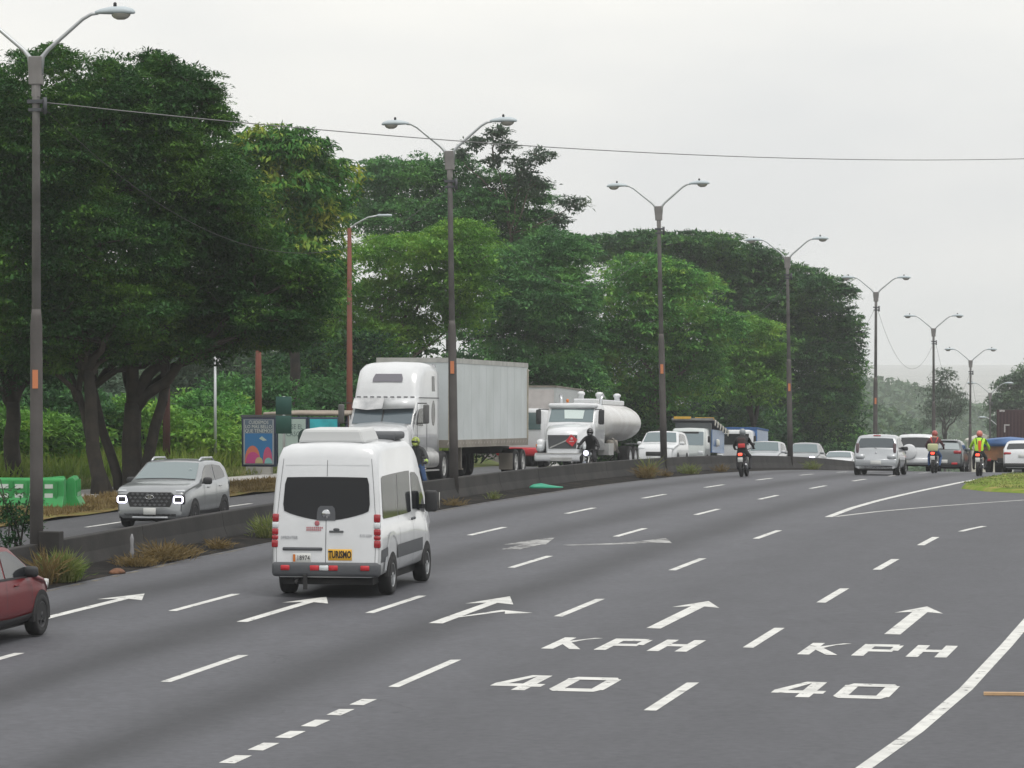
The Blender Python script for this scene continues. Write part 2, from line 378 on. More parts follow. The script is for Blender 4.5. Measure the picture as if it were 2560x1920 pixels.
strip('edge_line', [(30, -5.6), (38, -5.25), (43.64, -4.96), (47.3, -4.73), (52.4, -4.55), (59, -4.5), (66, -4.5), (74, -4.35), (82, -3.9), (92, -2.6)], 0.19)
strip('edge_line', [(98.0, -12.1), (104, -12.2), (110.1, -12.16), (118.3, -12.0), (127, -11.85), (137, -11.78), (150, -11.75), (165, -11.6), (185, -11.4)], 0.20)
strip('edge_line', [(98.3, -11.95), (101.9, -11.25), (106.2, -10.1), (112.65, -8.1), (117, -6.3), (122, -3.6)], 0.17, mat('dull_road_paint', (0.48, 0.48, 0.46), 0.8, dirt=(0.36, 0.36, 0.35)))
def arrow(u0, u1, v, tl=1.25, hw=.42, m=WHITE, sw=.19):
    return poly_mark('direction_arrow', [((u0, v - sw / 2), (u0, v + sw / 2), (u1 - tl, v + sw / 2), (u1 - tl, v - sw / 2)),
        ((u1 - tl - .25, v - hw), (u1 - tl, v - sw / 2), (u1, v), (u1, v)), ((u1 - tl, v - sw / 2), (u1 - tl, v + sw / 2), (u1, v), (u1, v)),
        ((u1 - tl, v + sw / 2), (u1 - tl - .25, v + hw), (u1, v), (u1, v))], m)
arrow(60.0, 65.8, -20.65); arrow(60.35, 65.9, -17.25); arrow(60.78, 66.65, -10.38, sw=.24); arrow(60.62, 66.4, -6.45, sw=.26)
# lane 3: straight and right arrow in one piece
v = -14.06
poly_mark('direction_arrow', [((60.87, v - .12), (60.87, v + .12), (65.3, v + .1), (65.3, v - .1)), ((65.0, v - .42), (65.3, v - .1), (66.85, v), (66.85, v)), ((65.3, v - .1), (65.3, v + .1), (66.85, v), (66.85, v)), ((65.3, v + .1), (65.0, v + .45), (66.85, v), (66.85, v)),
    ((62.3, v + .1), (62.1, v + .12), (63.5, v + .62), (63.8, v + .5)), ((63.5, v + .62), (63.0, v + .72), (63.3, v + 1.15), (63.8, v + .5))])
# older, worn arrows farther on
poly_mark('worn_arrow', [((80.5, -17.12), (80.4, -16.72), (83.3, -16.62), (83.3, -17.0)), ((82.3, -17.45), (82.6, -16.55), (85.4, -16.9), (85.4, -17.0))], WORN)
poly_mark('worn_arrow', [((82.5, -16.15), (82.3, -15.95), (83.2, -14.85), (83.6, -15.1)), ((83.6, -15.1), (83.2, -14.85), (84.0, -14.4), (84.5, -14.7)), ((84.5, -14.75), (84.0, -14.4), (83.9, -13.9), (86.0, -14.4))], WORN)
# lettering KPH 40 in two lanes: strokes in a cell of width 1 (across) and height 1 (along)
GLY = {'K': [((0, 0), (.30, 0), (.30, 1), (0, 1)), ((.28, .40), (.28, .68), (1, 1), (.78, 1)), ((.38, .62), (.25, .45), (.72, 0), (1, 0))],
       'P': [((0, 0), (.30, 0), (.30, 1), (0, 1)), ((.25, .8), (.88, .8), (.88, 1), (.25, 1)), ((.25, .36), (.88, .36), (.88, .55), (.25, .55)), ((.78, .5), (1, .45), (1, .92), (.78, .85))],
       'H': [((0, 0), (.30, 0), (.30, 1), (0, 1)), ((.70, 0), (1, 0), (1, 1), (.70, 1)), ((.25, .42), (.75, .42), (.75, .62), (.25, .62))],
       '4': [((.55, 0), (.82, 0), (.82, 1), (.55, 1)), ((0, .24), (1, .24), (1, .42), (0, .42)), ((0, .42), (.26, .42), (.6, 1), (.42, 1))],
       '0': [((0, .12), (.25, .2), (.25, .8), (0, .88)), ((.75, .2), (1, .12), (1, .88), (.75, .8)), ((.0, .12), (.12, 0), (.88, 0), (1, .2)), ((.0, .2), (1, .2), (1, .12), (0, .12)), ((.0, .8), (1, .8), (.88, 1), (.12, 1)), ((0, .88), (0, .8), (1, .8), (1, .88))]}
def glyph(ch, u0, v0, w, h):
    par = road; qs = []; 
    for q in GLY[ch]:
        qs.append(tuple((u0 + p[1] * h, v0 + p[0] * w) for p in q))
    # each stroke on its own thin level so that no two overlap in one plane
    V = []; F = []
    for i, q in enumerate(qs):
        o = len(V)
        for u, vv in q: V.append((vv, u, surf(u, vv) + 0.0035 + 0.0008 * i))
        F.append((o, o + 1, o + 2, o + 3))
    me = bpy.data.meshes.new('road_letter'); me.from_pydata(V, [], F); me.materials.append(WHITE); me.update()
    bm = bmesh.new(); bm.from_mesh(me); bmesh.ops.recalc_face_normals(bm, faces=bm.faces[:])
    for f in bm.faces:
        if f.normal.z < 0: f.normal_flip()
    bm.to_mesh(me); bm.free()
    return link('road_letter', me, par)
for v0 in (-11.47, -7.50):
    for k, ch in enumerate('KPH'): glyph(ch, 56.86, v0 + k * 0.825, 0.62, 1.95)
for v0 in (-11.08, -7.13):
    glyph('4', 50.85, v0, 0.72, 2.0); glyph('0', 50.85, v0 + .89, 0.76, 1.9)
for i in range(-1, 8): dash(86.6 + i * 11.6, -28.65, 3.0, 0.13, par=opp)
# ------------------------------------------------------------------ median wall
WALL = mat('sooty_concrete', (0.030, 0.028, 0.027), 0.9, dirt=(0.013, 0.0125, 0.0125), dscale=0.8, bump=0.3, bscale=12)
t = thing('median_wall', 'low sooty concrete wall dividing the two carriageways', 'wall', W(0, -24))
mats_w = [WALL, mat('sooty_concrete_pale', (0.036, 0.033, 0.031), 0.9, dirt=(0.015, 0.0145, 0.014), dscale=1.1, bump=0.3, bscale=12)]
L_ = 6.0; k = 0; u = -38.0
while u < 330:
    mb = MB(); rings = []
    for uu in (u + .012, u + L_ * .33, u + L_ * .66, u + L_ - .012):
        r = []
        for dv, h in ((-.17, -.25), (.25, -.25), (.23, .10), (.14, .32), (.10, .62), (.085, .64), (-.085, .64), (-.10, .62), (-.15, .34), (-.16, .16)):
            p = W(uu, -24 + dv, h); r.append(p - t.location)
        rings.append(r)
    mb.loft(rings, smooth=False); mb.build('wall_section', mats_w[0 if k % 3 else 1], t); u += L_; k += 1
# ------------------------------------------------------------------ foliage
def leaf_mesh(name, P, D, Nn, ln, wd, m):
    """diamond leaves: centres P, directions D, normals Nn (n x 3), lengths and widths (n)"""
    n = len(P); S = np.cross(D, Nn); S /= (np.linalg.norm(S, axis=1, keepdims=True) + 1e-9)
    Nn = np.cross(S, D)
    a = P - D * ln[:, None] * .5; c = P + D * ln[:, None] * .5
    mid = P - D * (ln * .05)[:, None] + Nn * (ln * .10)[:, None]
    b = mid + S * wd[:, None] * .5; d_ = mid - S * wd[:, None] * .5
    V = np.stack([a, b, c, d_], 1).reshape(-1, 3).astype(np.float32)
    me = bpy.data.meshes.new(name); me.vertices.add(4 * n); me.vertices.foreach_set('co', V.ravel())
    me.loops.add(4 * n); me.loops.foreach_set('vertex_index', np.arange(4 * n, dtype=np.int32))
    me.polygons.add(n); me.polygons.foreach_set('loop_start', np.arange(0, 4 * n, 4, dtype=np.int32))
    me.update(calc_edges=True); me.materials.append(m); return me
def unit(n):
    a = RNG.normal(size=(n, 3)); return a / np.linalg.norm(a, axis=1, keepdims=True)
def pad_leaves(pads, dens, size, droop=0.25, shell=0.55, clump=9, stray=0.07, sub=.62):
    """pads: (x, y, z, rx, ry, rz). Every pad carries many small flattened clumps; leaves sit on the upper side of the clumps,
    so that light falls on their tops and the gaps between them stay in real shade; a looser filling keeps the middle closed."""
    Ps, Ds, Ns = [], [], []
    for (x, y, z, rx, ry, rz, *wt) in pads:
        area = 4 * PI * ((rx * ry) ** 1.6 / 3 + (rx * rz) ** 1.6 / 3 + (ry * rz) ** 1.6 / 3) ** (1 / 1.6)
        rs = sub * (0.35 + .30 * (rx * ry * rz) ** (1 / 3)); nc = max(5, int(area * .85 / (rs * rs)))
        q = unit(nc); q[:, 2] = np.where((q[:, 2] < -0.1) & (RNG.random(nc) < .7), -q[:, 2], q[:, 2])
        rad = 1 - shell * .5 * RNG.random(nc) ** 1.6 + RNG.normal(size=nc) * .07
        cc = q * rad[:, None] * np.array([rx, ry, rz]) + np.array([x, y, z]); r1 = rs * RNG.uniform(.55, 1.25, nc)
        n = max(8, int(area * dens * (wt[0] if wt else 1.0))); idx = RNG.integers(0, nc, n)
        p = unit(n); p[:, 2] = np.where(p[:, 2] < -.05, -p[:, 2] * .8, p[:, 2]); rr = 1 - .35 * RNG.random(n) ** 1.5 + np.maximum(0, RNG.normal(size=n)) * .16
        st = RNG.random(n) < stray; rr[st] *= 1.1 + .55 * RNG.random(st.sum())
        P = cc[idx] + p * (rr * r1[idx])[:, None] * np.array([1, 1, .50])
        D = p * np.array([1, 1, .35]) * .7 + q[idx] * .35 + RNG.normal(size=(n, 3)) * .38; D[:, 2] -= droop
        Nn = np.array([0, 0, .9]) + p * .6 + RNG.normal(size=(n, 3)) * .20
        # loose inner filling
        m = n // 3; pq = unit(m); P2 = pq * (RNG.random(m) ** .45 * .80)[:, None] * np.array([rx, ry, rz]) + np.array([x, y, z])
        P = np.concatenate([P, P2]); D = np.concatenate([D, unit(m)]); Nn = np.concatenate([Nn, unit(m) + np.array([0, 0, .5])])
        D /= np.linalg.norm(D, axis=1, keepdims=True); Nn /= np.linalg.norm(Nn, axis=1, keepdims=True)
        Ps.append(P); Ds.append(D); Ns.append(Nn)
    return np.concatenate(Ps), np.concatenate(Ds), np.concatenate(Ns)
BARK = mat('dark_bark', (0.050, 0.042, 0.034), 0.9, dirt=(0.022, 0.02, 0.018), dscale=3.0, bump=0.6, bscale=14)
BARKP = mat('pale_bark', (0.17, 0.14, 0.11), 0.9, dirt=(0.08, 0.065, 0.05), dscale=2.0, bump=0.4, bscale=10)
L_FEATH = leaf_mat('feathery_leaves', (0.011, 0.042, 0.016), (0.036, 0.112, 0.026), (0.135, 0.265, 0.032))
L_DARK = leaf_mat('dark_leaves', (0.010, 0.036, 0.021), (0.028, 0.093, 0.029), (0.108, 0.242, 0.040))
L_VIVID = leaf_mat('broad_vivid_leaves', (0.013, 0.046, 0.015), (0.065, 0.220, 0.033), (0.447, 0.460, 0.062))
L_YEL = leaf_mat('yellow_green_leaves', (0.027, 0.081, 0.016), (0.131, 0.312, 0.047), (0.318, 0.480, 0.069))
L_MID = leaf_mat('mid_green_leaves', (0.016, 0.052, 0.024), (0.082, 0.221, 0.069), (0.180, 0.391, 0.086))
L_BRIGHT = leaf_mat('bright_green_leaves', (0.024, 0.071, 0.026), (0.117, 0.330, 0.067), (0.332, 0.480, 0.079))
L_RAIN = leaf_mat('rain_tree_leaves', (0.014, 0.043, 0.024), (0.053, 0.152, 0.047), (0.155, 0.336, 0.062))
L_GREY = leaf_mat('grey_green_leaves', (0.06, 0.10, 0.07), (0.10, 0.15, 0.10), (0.15, 0.20, 0.11))  # on the far trees this paleness also stands for haze
L_HAZY = leaf_mat('haze_paled_green_leaves', (0.06, 0.11, 0.07), (0.10, 0.17, 0.095), (0.15, 0.23, 0.11))  # distance haze mixed into the leaf colour of far crowns
def limbs(mb, base, r0, fork_h, pads, n=7, lean=(0, 0), wob=.25, every=1):
    x, y, z = base; fx, fy, fz = x + lean[0], y + lean[1], z + fork_h
    pts = []
    for i in range(6):
        t = i / 5; pts.append((x + lean[0] * t + random.uniform(-wob, wob) * .3 * (0 < i < 5), y + lean[1] * t, z - .3 + (fork_h + .3) * t))
    mb.tube(pts, [r0 * (1.35 if i == 0 else 1.0 - .06 * i) for i in range(6)], n)
    order = sorted(range(len(pads)), key=lambda k: -abs(pads[k][0] - fx) - .5 * pads[k][2] + random.random())
    main = sorted(order[:1] + [order[k] for k in range(1, len(order), max(2, len(order) // 5))])[:6]; nodes = []
    for k in main:
        p = pads[k]; e = Vector((p[0], p[1], p[2])); f = Vector((fx, fy, fz - random.uniform(0, .12) * fork_h)); L = (e - f).length; pp = []; rr = []
        for i in range(7):
            t = i / 6; q = f.lerp(e, t); q.x = f.x + (e.x - f.x) * t ** 1.25; q.y = f.y + (e.y - f.y) * t ** 1.25; q.z = f.z + (e.z - f.z) * t ** .85
            q += Vector((random.uniform(-1, 1), random.uniform(-1, 1), random.uniform(-.5, .5))) * L * .045 * (0 < i < 6); pp.append(q); rr.append(max(.02, r0 * .52 * (1 - t) ** .9 + .02))
        mb.tube(pp, rr, 7); nodes += pp[2:]
    for k, p in enumerate(pads):
        c = Vector(p[:3]); f = min(nodes, key=lambda q: (q - c).length)
        if k not in main: mid = f.lerp(c, .5) + Vector((random.uniform(-.2, .2), random.uniform(-.2, .2), .1)); mb.tube([f, mid, c], [.07, .05, .03], 5)
        for j in range(4):
            a = Vector((p[0] + random.uniform(-1, 1) * p[3] * .8, p[1] + random.uniform(-1, 1) * p[4] * .8, p[2] + random.uniform(-.2, .7) * p[5])); mid = c.lerp(a, .5) + Vector((random.uniform(-.15, .15), random.uniform(-.15, .15), .1)); mb.tube([c, mid, a], [.04, .03, .012], 4)
def depth_pads(bl, deep, jit=.35, copies=1, backs=True, backw=.32):
    """front-view blobs (right, up, half width, half height) become pads spread in depth"""
    res = []
    for (dx, dz, rx, rz) in bl:
        ry = max(rx * .8, .8); y0 = random.uniform(-jit, jit) * deep - deep * .15
        res.append((dx, y0, dz, rx, ry, rz))
        if backs: res.append((dx + random.uniform(-.5, .5) * rx, y0 + deep * random.uniform(.5, .95), dz - random.uniform(0, .5) * rz, rx * 1.05, ry, rz * .95, backw))
    return res
def make_tree(uv, bl, leaf, label, dens, size, trunk=(.3, 3.0), deep=3.0, bark=BARK, group='trees along the far side of the road', asp=.42, name='tree', clump=9, shell=.55, droop=.25, lean=(0, 0), extra_trunks=(), backs=True, every=1, stray=.07, ground_dz=0.1):
    u, v = uv; loc = W(u, v, ground_dz)
    t = thing(name, label, 'tree', loc, group=group)
    pads = depth_pads(bl, deep, backs=backs, backw=.75 if leaf is L_FEATH else .32)
    mb = MB(); limbs(mb, (0, 0, 0), trunk[0], trunk[1], pads, lean=lean, every=every)
    mb.build('trunk', bark, t, recalc=False)
    for (ox, oy, r, h, lx, ly) in extra_trunks:
        mb = MB(); limbs(mb, (ox, oy, 0), r, h, random.sample(pads, min(4, len(pads))), lean=(lx, ly)); mb.build('trunk', bark, t, recalc=False)
    P, D, Nn = pad_leaves(pads, dens, size, droop, shell, clump, stray); n = len(P)
    ln = size * np.clip(RNG.lognormal(-.02, .38, n), .4, 2.2); wd = ln * asp * RNG.uniform(.8, 1.2, n)
    link('crown', leaf_mesh('crown', P, D, Nn, ln, wd, leaf), t)
    return t, n
BL = {
't1':((104.1,-34),[(-1.4,10.9,2.28,1.55),(-2.1,9.0,2.54,2.01),(-3.2,10.4,2.01,2.01),(-0.6,6.9,2.54,1.74),(-2.4,6.3,2.41,1.74),(0.2,10.4,2.01,1.74),(-1.3,4.9,2.01,0.94),(-2.3,4.5,1.5,.8),(-.3,4.6,1.4,.7),(.9,5.2,1.3,.8),(-1.0,8.3,1.6,1.2),(-1.6,3.9,1.3,.6),(.4,4.1,1.1,.5),(-.9,5.6,1.8,.8),(-2.1,12.5,.5,.3),(-1.2,12.55,.5,.3),(.2,12.2,.4,.3)]),
't2':((107.2,-34),[(0.2,11.4,2.06,1.24),(1.5,10.5,1.38,1.51),(0.2,8.9,2.61,1.93),(2.1,8.5,1.65,1.93),(3.7,6.5,1.31,1.38),(2.1,6.0,2.06,1.24),(0.2,5.6,2.2,0.96),(4.0,5.0,1.24,0.69),(1.8,12.0,0.83,0.62),(4.8,5.9,0.69,0.83),(1.0,4.7,1.3,.7),(2.8,4.6,1.3,.6),(4.1,4.7,1.1,.5),(-.6,5.2,1.2,.8),(1.3,7.3,1.7,1.2),(.1,4.2,1.0,.5),(1.7,4.1,1.0,.45),(1.4,5.3,1.7,.7),(3.1,7.9,1.1,1.0),(.5,12.7,.5,.3),(1.1,12.5,.4,.3),(2.2,11.8,.5,.3),(2.6,11.0,.5,.4),(5.0,6.3,.9,.6),(5.5,5.7,.8,.6),(4.9,5.0,.9,.5),(4.3,4.5,.8,.4)]),
't0':((107.9,-38),[(-0.8,7.0,2.37,2.23),(-0.7,3.9,1.95,1.53),(0.9,3.6,1.26,0.84),(-1.2,9.2,1.67,1.67)]),
't3':((155.1,-42),[(-1.6,13.0,1.68,1.28),(0.0,13.0,1.58,1.18),(1.0,11.9,1.48,1.38),(-0.6,10.7,2.37,1.78),(1.2,9.9,1.22,1.97),(0.2,8.1,1.78,1.58),(-1.6,8.7,1.78,1.78),(1.6,7.8,0.79,0.99)]),
't4':((171.2,-42),[(1.0,9.5,2.6,1.04),(3.6,10.4,1.73,0.91),(4.0,9.2,1.3,0.87),(-0.1,7.6,2.16,0.91),(2.5,8.0,2.38,0.97),(-1.0,5.6,2.38,0.97),(1.0,6.0,1.95,1.08),(-2.3,6.5,1.52,1.08),(-2.9,4.5,1.73,0.87),(3.6,6.9,1.3,0.87)]),
't5':((220.4,-50),[(-4.7,17.3,1.67,1.11),(-2.8,17.2,2.78,1.44),(0.0,17.1,2.22,1.67),(-5.0,15.4,2.22,1.25),(-2.5,14.6,3.33,1.53),(1.1,15.1,2.78,1.67),(3.6,15.9,2.5,1.94),(4.7,14.0,1.94,1.67),(1.4,12.9,3.06,1.39),(5.6,12.8,2.22,1.39)]),
't6':((219.0,-46),[(-0.8,19.8,0.88,0.61),(-2.1,19.3,0.83,0.44),(-3.0,18.7,0.44,0.39),(-0.3,19.1,0.69,0.41),(1.7,18.5,0.88,0.55),(0.6,17.9,0.96,0.69),(-1.0,18.2,0.69,0.5),(1.1,16.8,1.24,0.96),(3.7,15.6,0.94,0.61),(2.9,14.7,0.69,0.5)]),
't7':((197.2,-40),[(-1.4,9.9,2.72,1.73),(1.1,10.9,2.1,1.73),(0.4,8.4,2.72,1.73),(-1.9,7.0,2.72,1.98),(1.4,6.5,1.98,1.98),(-0.9,4.7,2.97,1.98),(2.1,8.9,1.24,1.49),(1.9,4.2,1.73,1.73)]),
't8':((224.4,-38),[(-0.8,11.8,2.51,1.34),(1.1,10.9,2.51,1.54),(-2.5,9.8,2.51,1.96),(0.6,8.4,3.35,2.09),(-2.0,6.7,3.07,2.23),(1.4,5.9,2.51,1.96),(-3.9,7.0,1.96,2.23),(3.6,8.7,1.68,1.12),(-0.3,4.5,3.07,1.4)]),
't9':((292.8,-42),[(-10.9,19.6,2.9,1.16),(-7.6,19.8,3.26,1.23),(-3.6,19.7,3.62,1.16),(0.0,18.5,3.26,1.45),(3.3,16.9,3.26,1.52),(6.2,16.0,2.54,1.52),(-2.9,17.4,5.07,1.52),(1.8,14.9,4.35,1.81),(6.2,13.4,3.26,1.99),(3.6,11.3,4.71,2.17),(7.2,10.2,2.54,2.54),(0.4,11.6,3.62,2.17),(5.4,7.6,3.62,2.17),(0.0,7.6,3.99,2.17),(8.3,12.7,1.45,1.81),(8.3,8.0,1.27,1.81)]),
't10':((251.4,-36),[(-1.2,10.6,1.87,0.78),(0.0,10.2,1.87,0.78),(-0.9,8.4,2.49,0.93),(1.2,8.8,1.25,0.69),(-0.6,6.4,2.34,1.4),(-2.5,7.7,1.87,1.4),(1.6,7.0,0.93,1.87)]),
't11':((350.7,-40),[(-1.3,9.3,2.6,1.3),(0.9,8.4,2.6,1.52),(-2.6,7.1,3.03,1.52),(2.2,7.1,1.95,1.08)])}
NL = {}
def mk(key, *a, **k):
    uv, bl = BL[key]; t, n = make_tree(uv, bl, *a, **k); NL[key] = n; return t
mk('t1', L_FEATH, 'tall feathery dark green tree directly behind the nearest lamp post', 270, 0.105, (.24, 3.6), 3.2, lean=(-.35, 0), extra_trunks=[(.3, .3, .15, 3.0, -1.0, 0)])
mk('t2', L_FEATH, 'large feathery tree with a thick forked trunk behind the grey crossover', 280, 0.105, (.36, 2.6), 3.4, extra_trunks=[(-.35, .1, .17, 3.2, -.9, .2), (.25, -.1, .20, 3.4, .75, -.1)])
mk('t0', L_DARK, 'dark low tree at the left edge of the picture behind the green plastic barriers', 230, 0.12, (.30, 2.6), 3.0)
mk('t3', L_VIVID, 'dark glossy tree with large drooping leaves, right of the feathery trees', 95, 0.25, (.30, 5.0), 3.5, asp=.34, droop=.7, clump=7)
mk('t4', L_YEL, 'yellow green spreading tree with flat layered crown behind the box truck cab', 180, 0.145, (.22, 3.5), 3.0, bark=BARKP, lean=(-.4, 0))
mk('t5', L_MID, 'tall layered mid green tree rising above the box truck and second lamp post', 105, 0.195, (.40, 9.0), 5.0)
mk('t6', L_GREY, 'thin sparse tree whose wispy top shows against the sky by the second lamp', 60, 0.22, (.08, 14.5), 1.2, bark=BARKP, backs=False, shell=.9, stray=.25)
mk('t7', L_MID, 'dense bluish green tree behind the tanker truck cab', 140, 0.175, (.30, 3.0), 4.0)
mk('t8', L_BRIGHT, 'bright green rounded tree behind the third lamp post', 115, 0.19, (.28, 4.0), 4.0, bark=BARKP)
mk('t9', L_RAIN, 'huge wide dark rain tree with a domed spreading crown behind the fourth lamp post', 88, 0.25, (.60, 6.0), 7.0)
mk('t10', L_YEL, 'olive green tree with drooping tiers in front of the huge rain tree', 120, 0.185, (.22, 4.0), 3.0)
mk('t11', L_BRIGHT, 'low pale green tree at the right foot of the rain tree', 100, 0.23, (.2, 4.5), 3.0)
def far_tree(px_off, Y, gz, bl, leaf, label, dens, size, trunk=(.25, 8)):
    """a tree far down the valley: right offset, distance and ground level in metres"""
    t = thing('tree', label, 'tree', (px_off, Y, gz), group='hazy trees in the valley'); pads = depth_pads(bl, 3.0)
    mb = MB(); limbs(mb, (0, 0, 0), trunk[0], trunk[1], pads); mb.build('trunk', BARK, t, recalc=False)
    P, D, Nn = pad_leaves(pads, dens, size, .5, .8, 8, .15); n = len(P); ln = size * RNG.uniform(.7, 1.5, n)
    link('crown', leaf_mesh('crown', P, D, Nn, ln, ln * .4, leaf), t); NL[label[:12]] = n
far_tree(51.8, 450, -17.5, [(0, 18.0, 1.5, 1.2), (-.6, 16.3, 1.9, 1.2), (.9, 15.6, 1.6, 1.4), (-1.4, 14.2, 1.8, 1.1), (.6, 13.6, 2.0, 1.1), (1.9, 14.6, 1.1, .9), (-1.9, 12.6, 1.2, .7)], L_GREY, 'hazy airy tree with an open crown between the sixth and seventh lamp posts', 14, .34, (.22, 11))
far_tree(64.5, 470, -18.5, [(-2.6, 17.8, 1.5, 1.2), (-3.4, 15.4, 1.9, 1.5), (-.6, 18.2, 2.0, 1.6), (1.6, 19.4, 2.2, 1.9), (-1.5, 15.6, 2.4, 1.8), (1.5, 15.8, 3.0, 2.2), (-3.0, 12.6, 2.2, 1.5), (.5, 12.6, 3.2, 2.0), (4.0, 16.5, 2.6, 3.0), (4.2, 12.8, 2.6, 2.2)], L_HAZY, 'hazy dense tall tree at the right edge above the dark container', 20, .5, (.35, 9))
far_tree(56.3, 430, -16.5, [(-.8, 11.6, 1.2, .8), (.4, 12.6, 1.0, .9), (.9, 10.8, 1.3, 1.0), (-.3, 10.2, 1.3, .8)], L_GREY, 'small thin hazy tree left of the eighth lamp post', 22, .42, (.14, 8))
# ------------------------------------------------------------------ hedge of bushes and tall grass beyond the footpath
def bush(u, v, w, h, leaf, label, size=.2, dens=70, grp='bushes beyond the footpath', nm='bush'):
    leaf = MATS.get('lush_' + leaf.name, leaf)
    pads = []
    for i in range(5):
        pads.append((random.uniform(-.5, .5) * w, random.uniform(-.4, .4) * w, h * random.uniform(.3, .72), w * random.uniform(.25, .42), w * random.uniform(.25, .4), h * random.uniform(.24, .34)))
    pads.append((0, 0, h * .3, w * .45, w * .4, h * .32))
    t = thing(nm, label, 'bush', W(u, v, .08), group=grp); mb = MB()
    for p in pads[:4]: mb.tube([(0, 0, -.2), (p[0] * .4, p[1] * .4, p[2] * .5), (p[0], p[1], p[2])], [.05, .035, .015], 5)
    mb.build('stem', BARK, t, recalc=False)
    P, D, Nn = pad_leaves(pads, dens, size, .2, .6, 8, .12); n = len(P); ln = size * RNG.uniform(.6, 1.5, n)
    link('foliage', leaf_mesh('foliage', P, D, Nn, ln, ln * .45, leaf), t); return t
BS = [(160, -49, 8, 5.6, L_GREY, 'greyish thicket behind the forked trunk'), (166, -49.5, 8, 5.2, L_MID, 'mid green thicket behind the dark red pole'), (171, -49, 8, 6.0, L_GREY, 'greyish thicket above the grey camera pole'), (178, -49, 8, 6.4, L_DARK, 'dark thicket behind the poster stand pole'), (117, -41.5, 4, 2.2, L_YEL, 'bush coloured as if sunlit behind the far left tree trunk'), (121, -42.5, 4.2, 2.2, L_YEL, 'weedy bush coloured as if sunlit left of the leaning trunks'), (126, -46, 6, 4.0, L_MID, 'dark thicket behind the feathery tree trunks'), (143, -48, 7, 4.2, L_GREY, 'grey green thicket behind the dark red pole'), (131, -41, 4.2, 2.6, L_YEL, 'bright weedy bush between the two leaning tree trunks'), (138, -43, 5, 2.4, L_BRIGHT, 'bright low bush to the left of the leaning trunks'), (146, -43, 4.5, 3.0, L_BRIGHT, 'green bush behind the grey camera pole'),  # yellow leaves on the front bushes paint in light from outside the canopy
      (139, -41.5, 3.4, 2.4, L_YEL, 'yellowish bush right of the dark red pole'), (150, -42, 4, 3.6, L_MID, 'leafy bush left of the poster stand'), (158, -43, 5, 4.2, L_MID, 'bush above the bus shelter roof'),
      (166, -44.5, 5.5, 6.2, L_DARK, 'dark bush beside the red lamp pole'), (176, -45, 6.5, 7.2, L_DARK, 'dark bush behind the white truck cab'), (188, -45, 7, 7.0, L_DARK, 'dark bush behind the white trailer'), (200, -44, 7, 5.2, L_DARK, 'dark bush behind the far trailer'),
      (212, -43, 7, 5.0, L_DARK, 'dark bush above the tanker'), (226, -42, 8, 5.2, L_DARK, 'dark bush in deep shade behind the white crossover'), (240, -42, 8, 5.4, L_DARK, 'dark bush in deep shade behind the recovery truck'), (256, -42, 9, 5.6, L_DARK, 'dark bush behind the blue and white truck'),
      (274, -42, 9, 6.5, L_DARK, 'dark bush behind the silver pickup'), (293, -41, 10, 7.5, L_DARK, 'dark bush behind the grey oncoming car'), (312, -41, 10, 8.5, L_RAIN, 'bush below the right half of the rain tree'), (330, -40, 9, 8.5, L_MID, 'bush under the right rim of the rain tree')]
for b in BS: bush(*b, size=.22 if b[0] < 170 else .34, dens=48 if b[0] < 170 else 22)
L_GR = leaf_mat('tall_grass_blades', (0.078, 0.144, 0.018), (0.149, 0.236, 0.031), (0.247, 0.286, 0.065), .3)
L_GD = leaf_mat('dry_grass_blades', (0.12, 0.085, 0.035), (0.21, 0.15, 0.06), (0.30, 0.24, 0.12), .3)
L_GM = leaf_mat('mixed_grass_blades', (0.07, 0.13, 0.03), (0.20, 0.24, 0.07), (0.36, 0.32, 0.16), .3)
def blades(name, n, us_, vs2, h, m, lean=.35, zf=None, frac=None):
    u = RNG.uniform(us_[0], us_[1], n); v = RNG.uniform(vs2[0], vs2[1], n)
    w = np.sin(u * .9) * np.sin(v * 1.3 + u * .4) + RNG.normal(size=n) * .5
    keep = w > -.4 if frac is None else RNG.random(n) < frac; u, v = u[keep], v[keep]; n = len(u)
    vb = v; z = np.array([surf(a, b) + (zf(a, b) if zf else 0) for a, b in zip(u, v)])
    X = u * ST + vb * CT; Y = u * CT - vb * ST
    hh = h * RNG.uniform(.4, 1.1, n); D = RNG.normal(size=(n, 3)) * lean; D[:, 2] = 1; D /= np.linalg.norm(D, axis=1, keepdims=True)
    P = np.stack([X, Y, z], 1) + D * hh[:, None] * .5
    return link(name, leaf_mesh(name, P, D, unit(n), hh, h * .05 + RNG.uniform(.01, .03, n), m))
g = blades('tall_grass', 42000, (100, 168), (-50, -37.2), 1.05, L_GR, .4, zf=lambda a, b: .1); tag(g, 'tall weedy grass growing behind the footpath under the trees', 'grass', kind='stuff')
g = blades('verge_grass', 26000, (85, 128), (-33.3, -30.6), .22, L_GD, .7, zf=lambda a, b: .08); tag(g, 'short dry tan grass on the verge beside the far carriageway', 'grass', kind='stuff')
g = blades('path_edge_grass', 14000, (92, 150), (-37.4, -35.6), .35, L_GM, .6, zf=lambda a, b: .08); tag(g, 'short green grass along the back of the footpath', 'grass', kind='stuff')
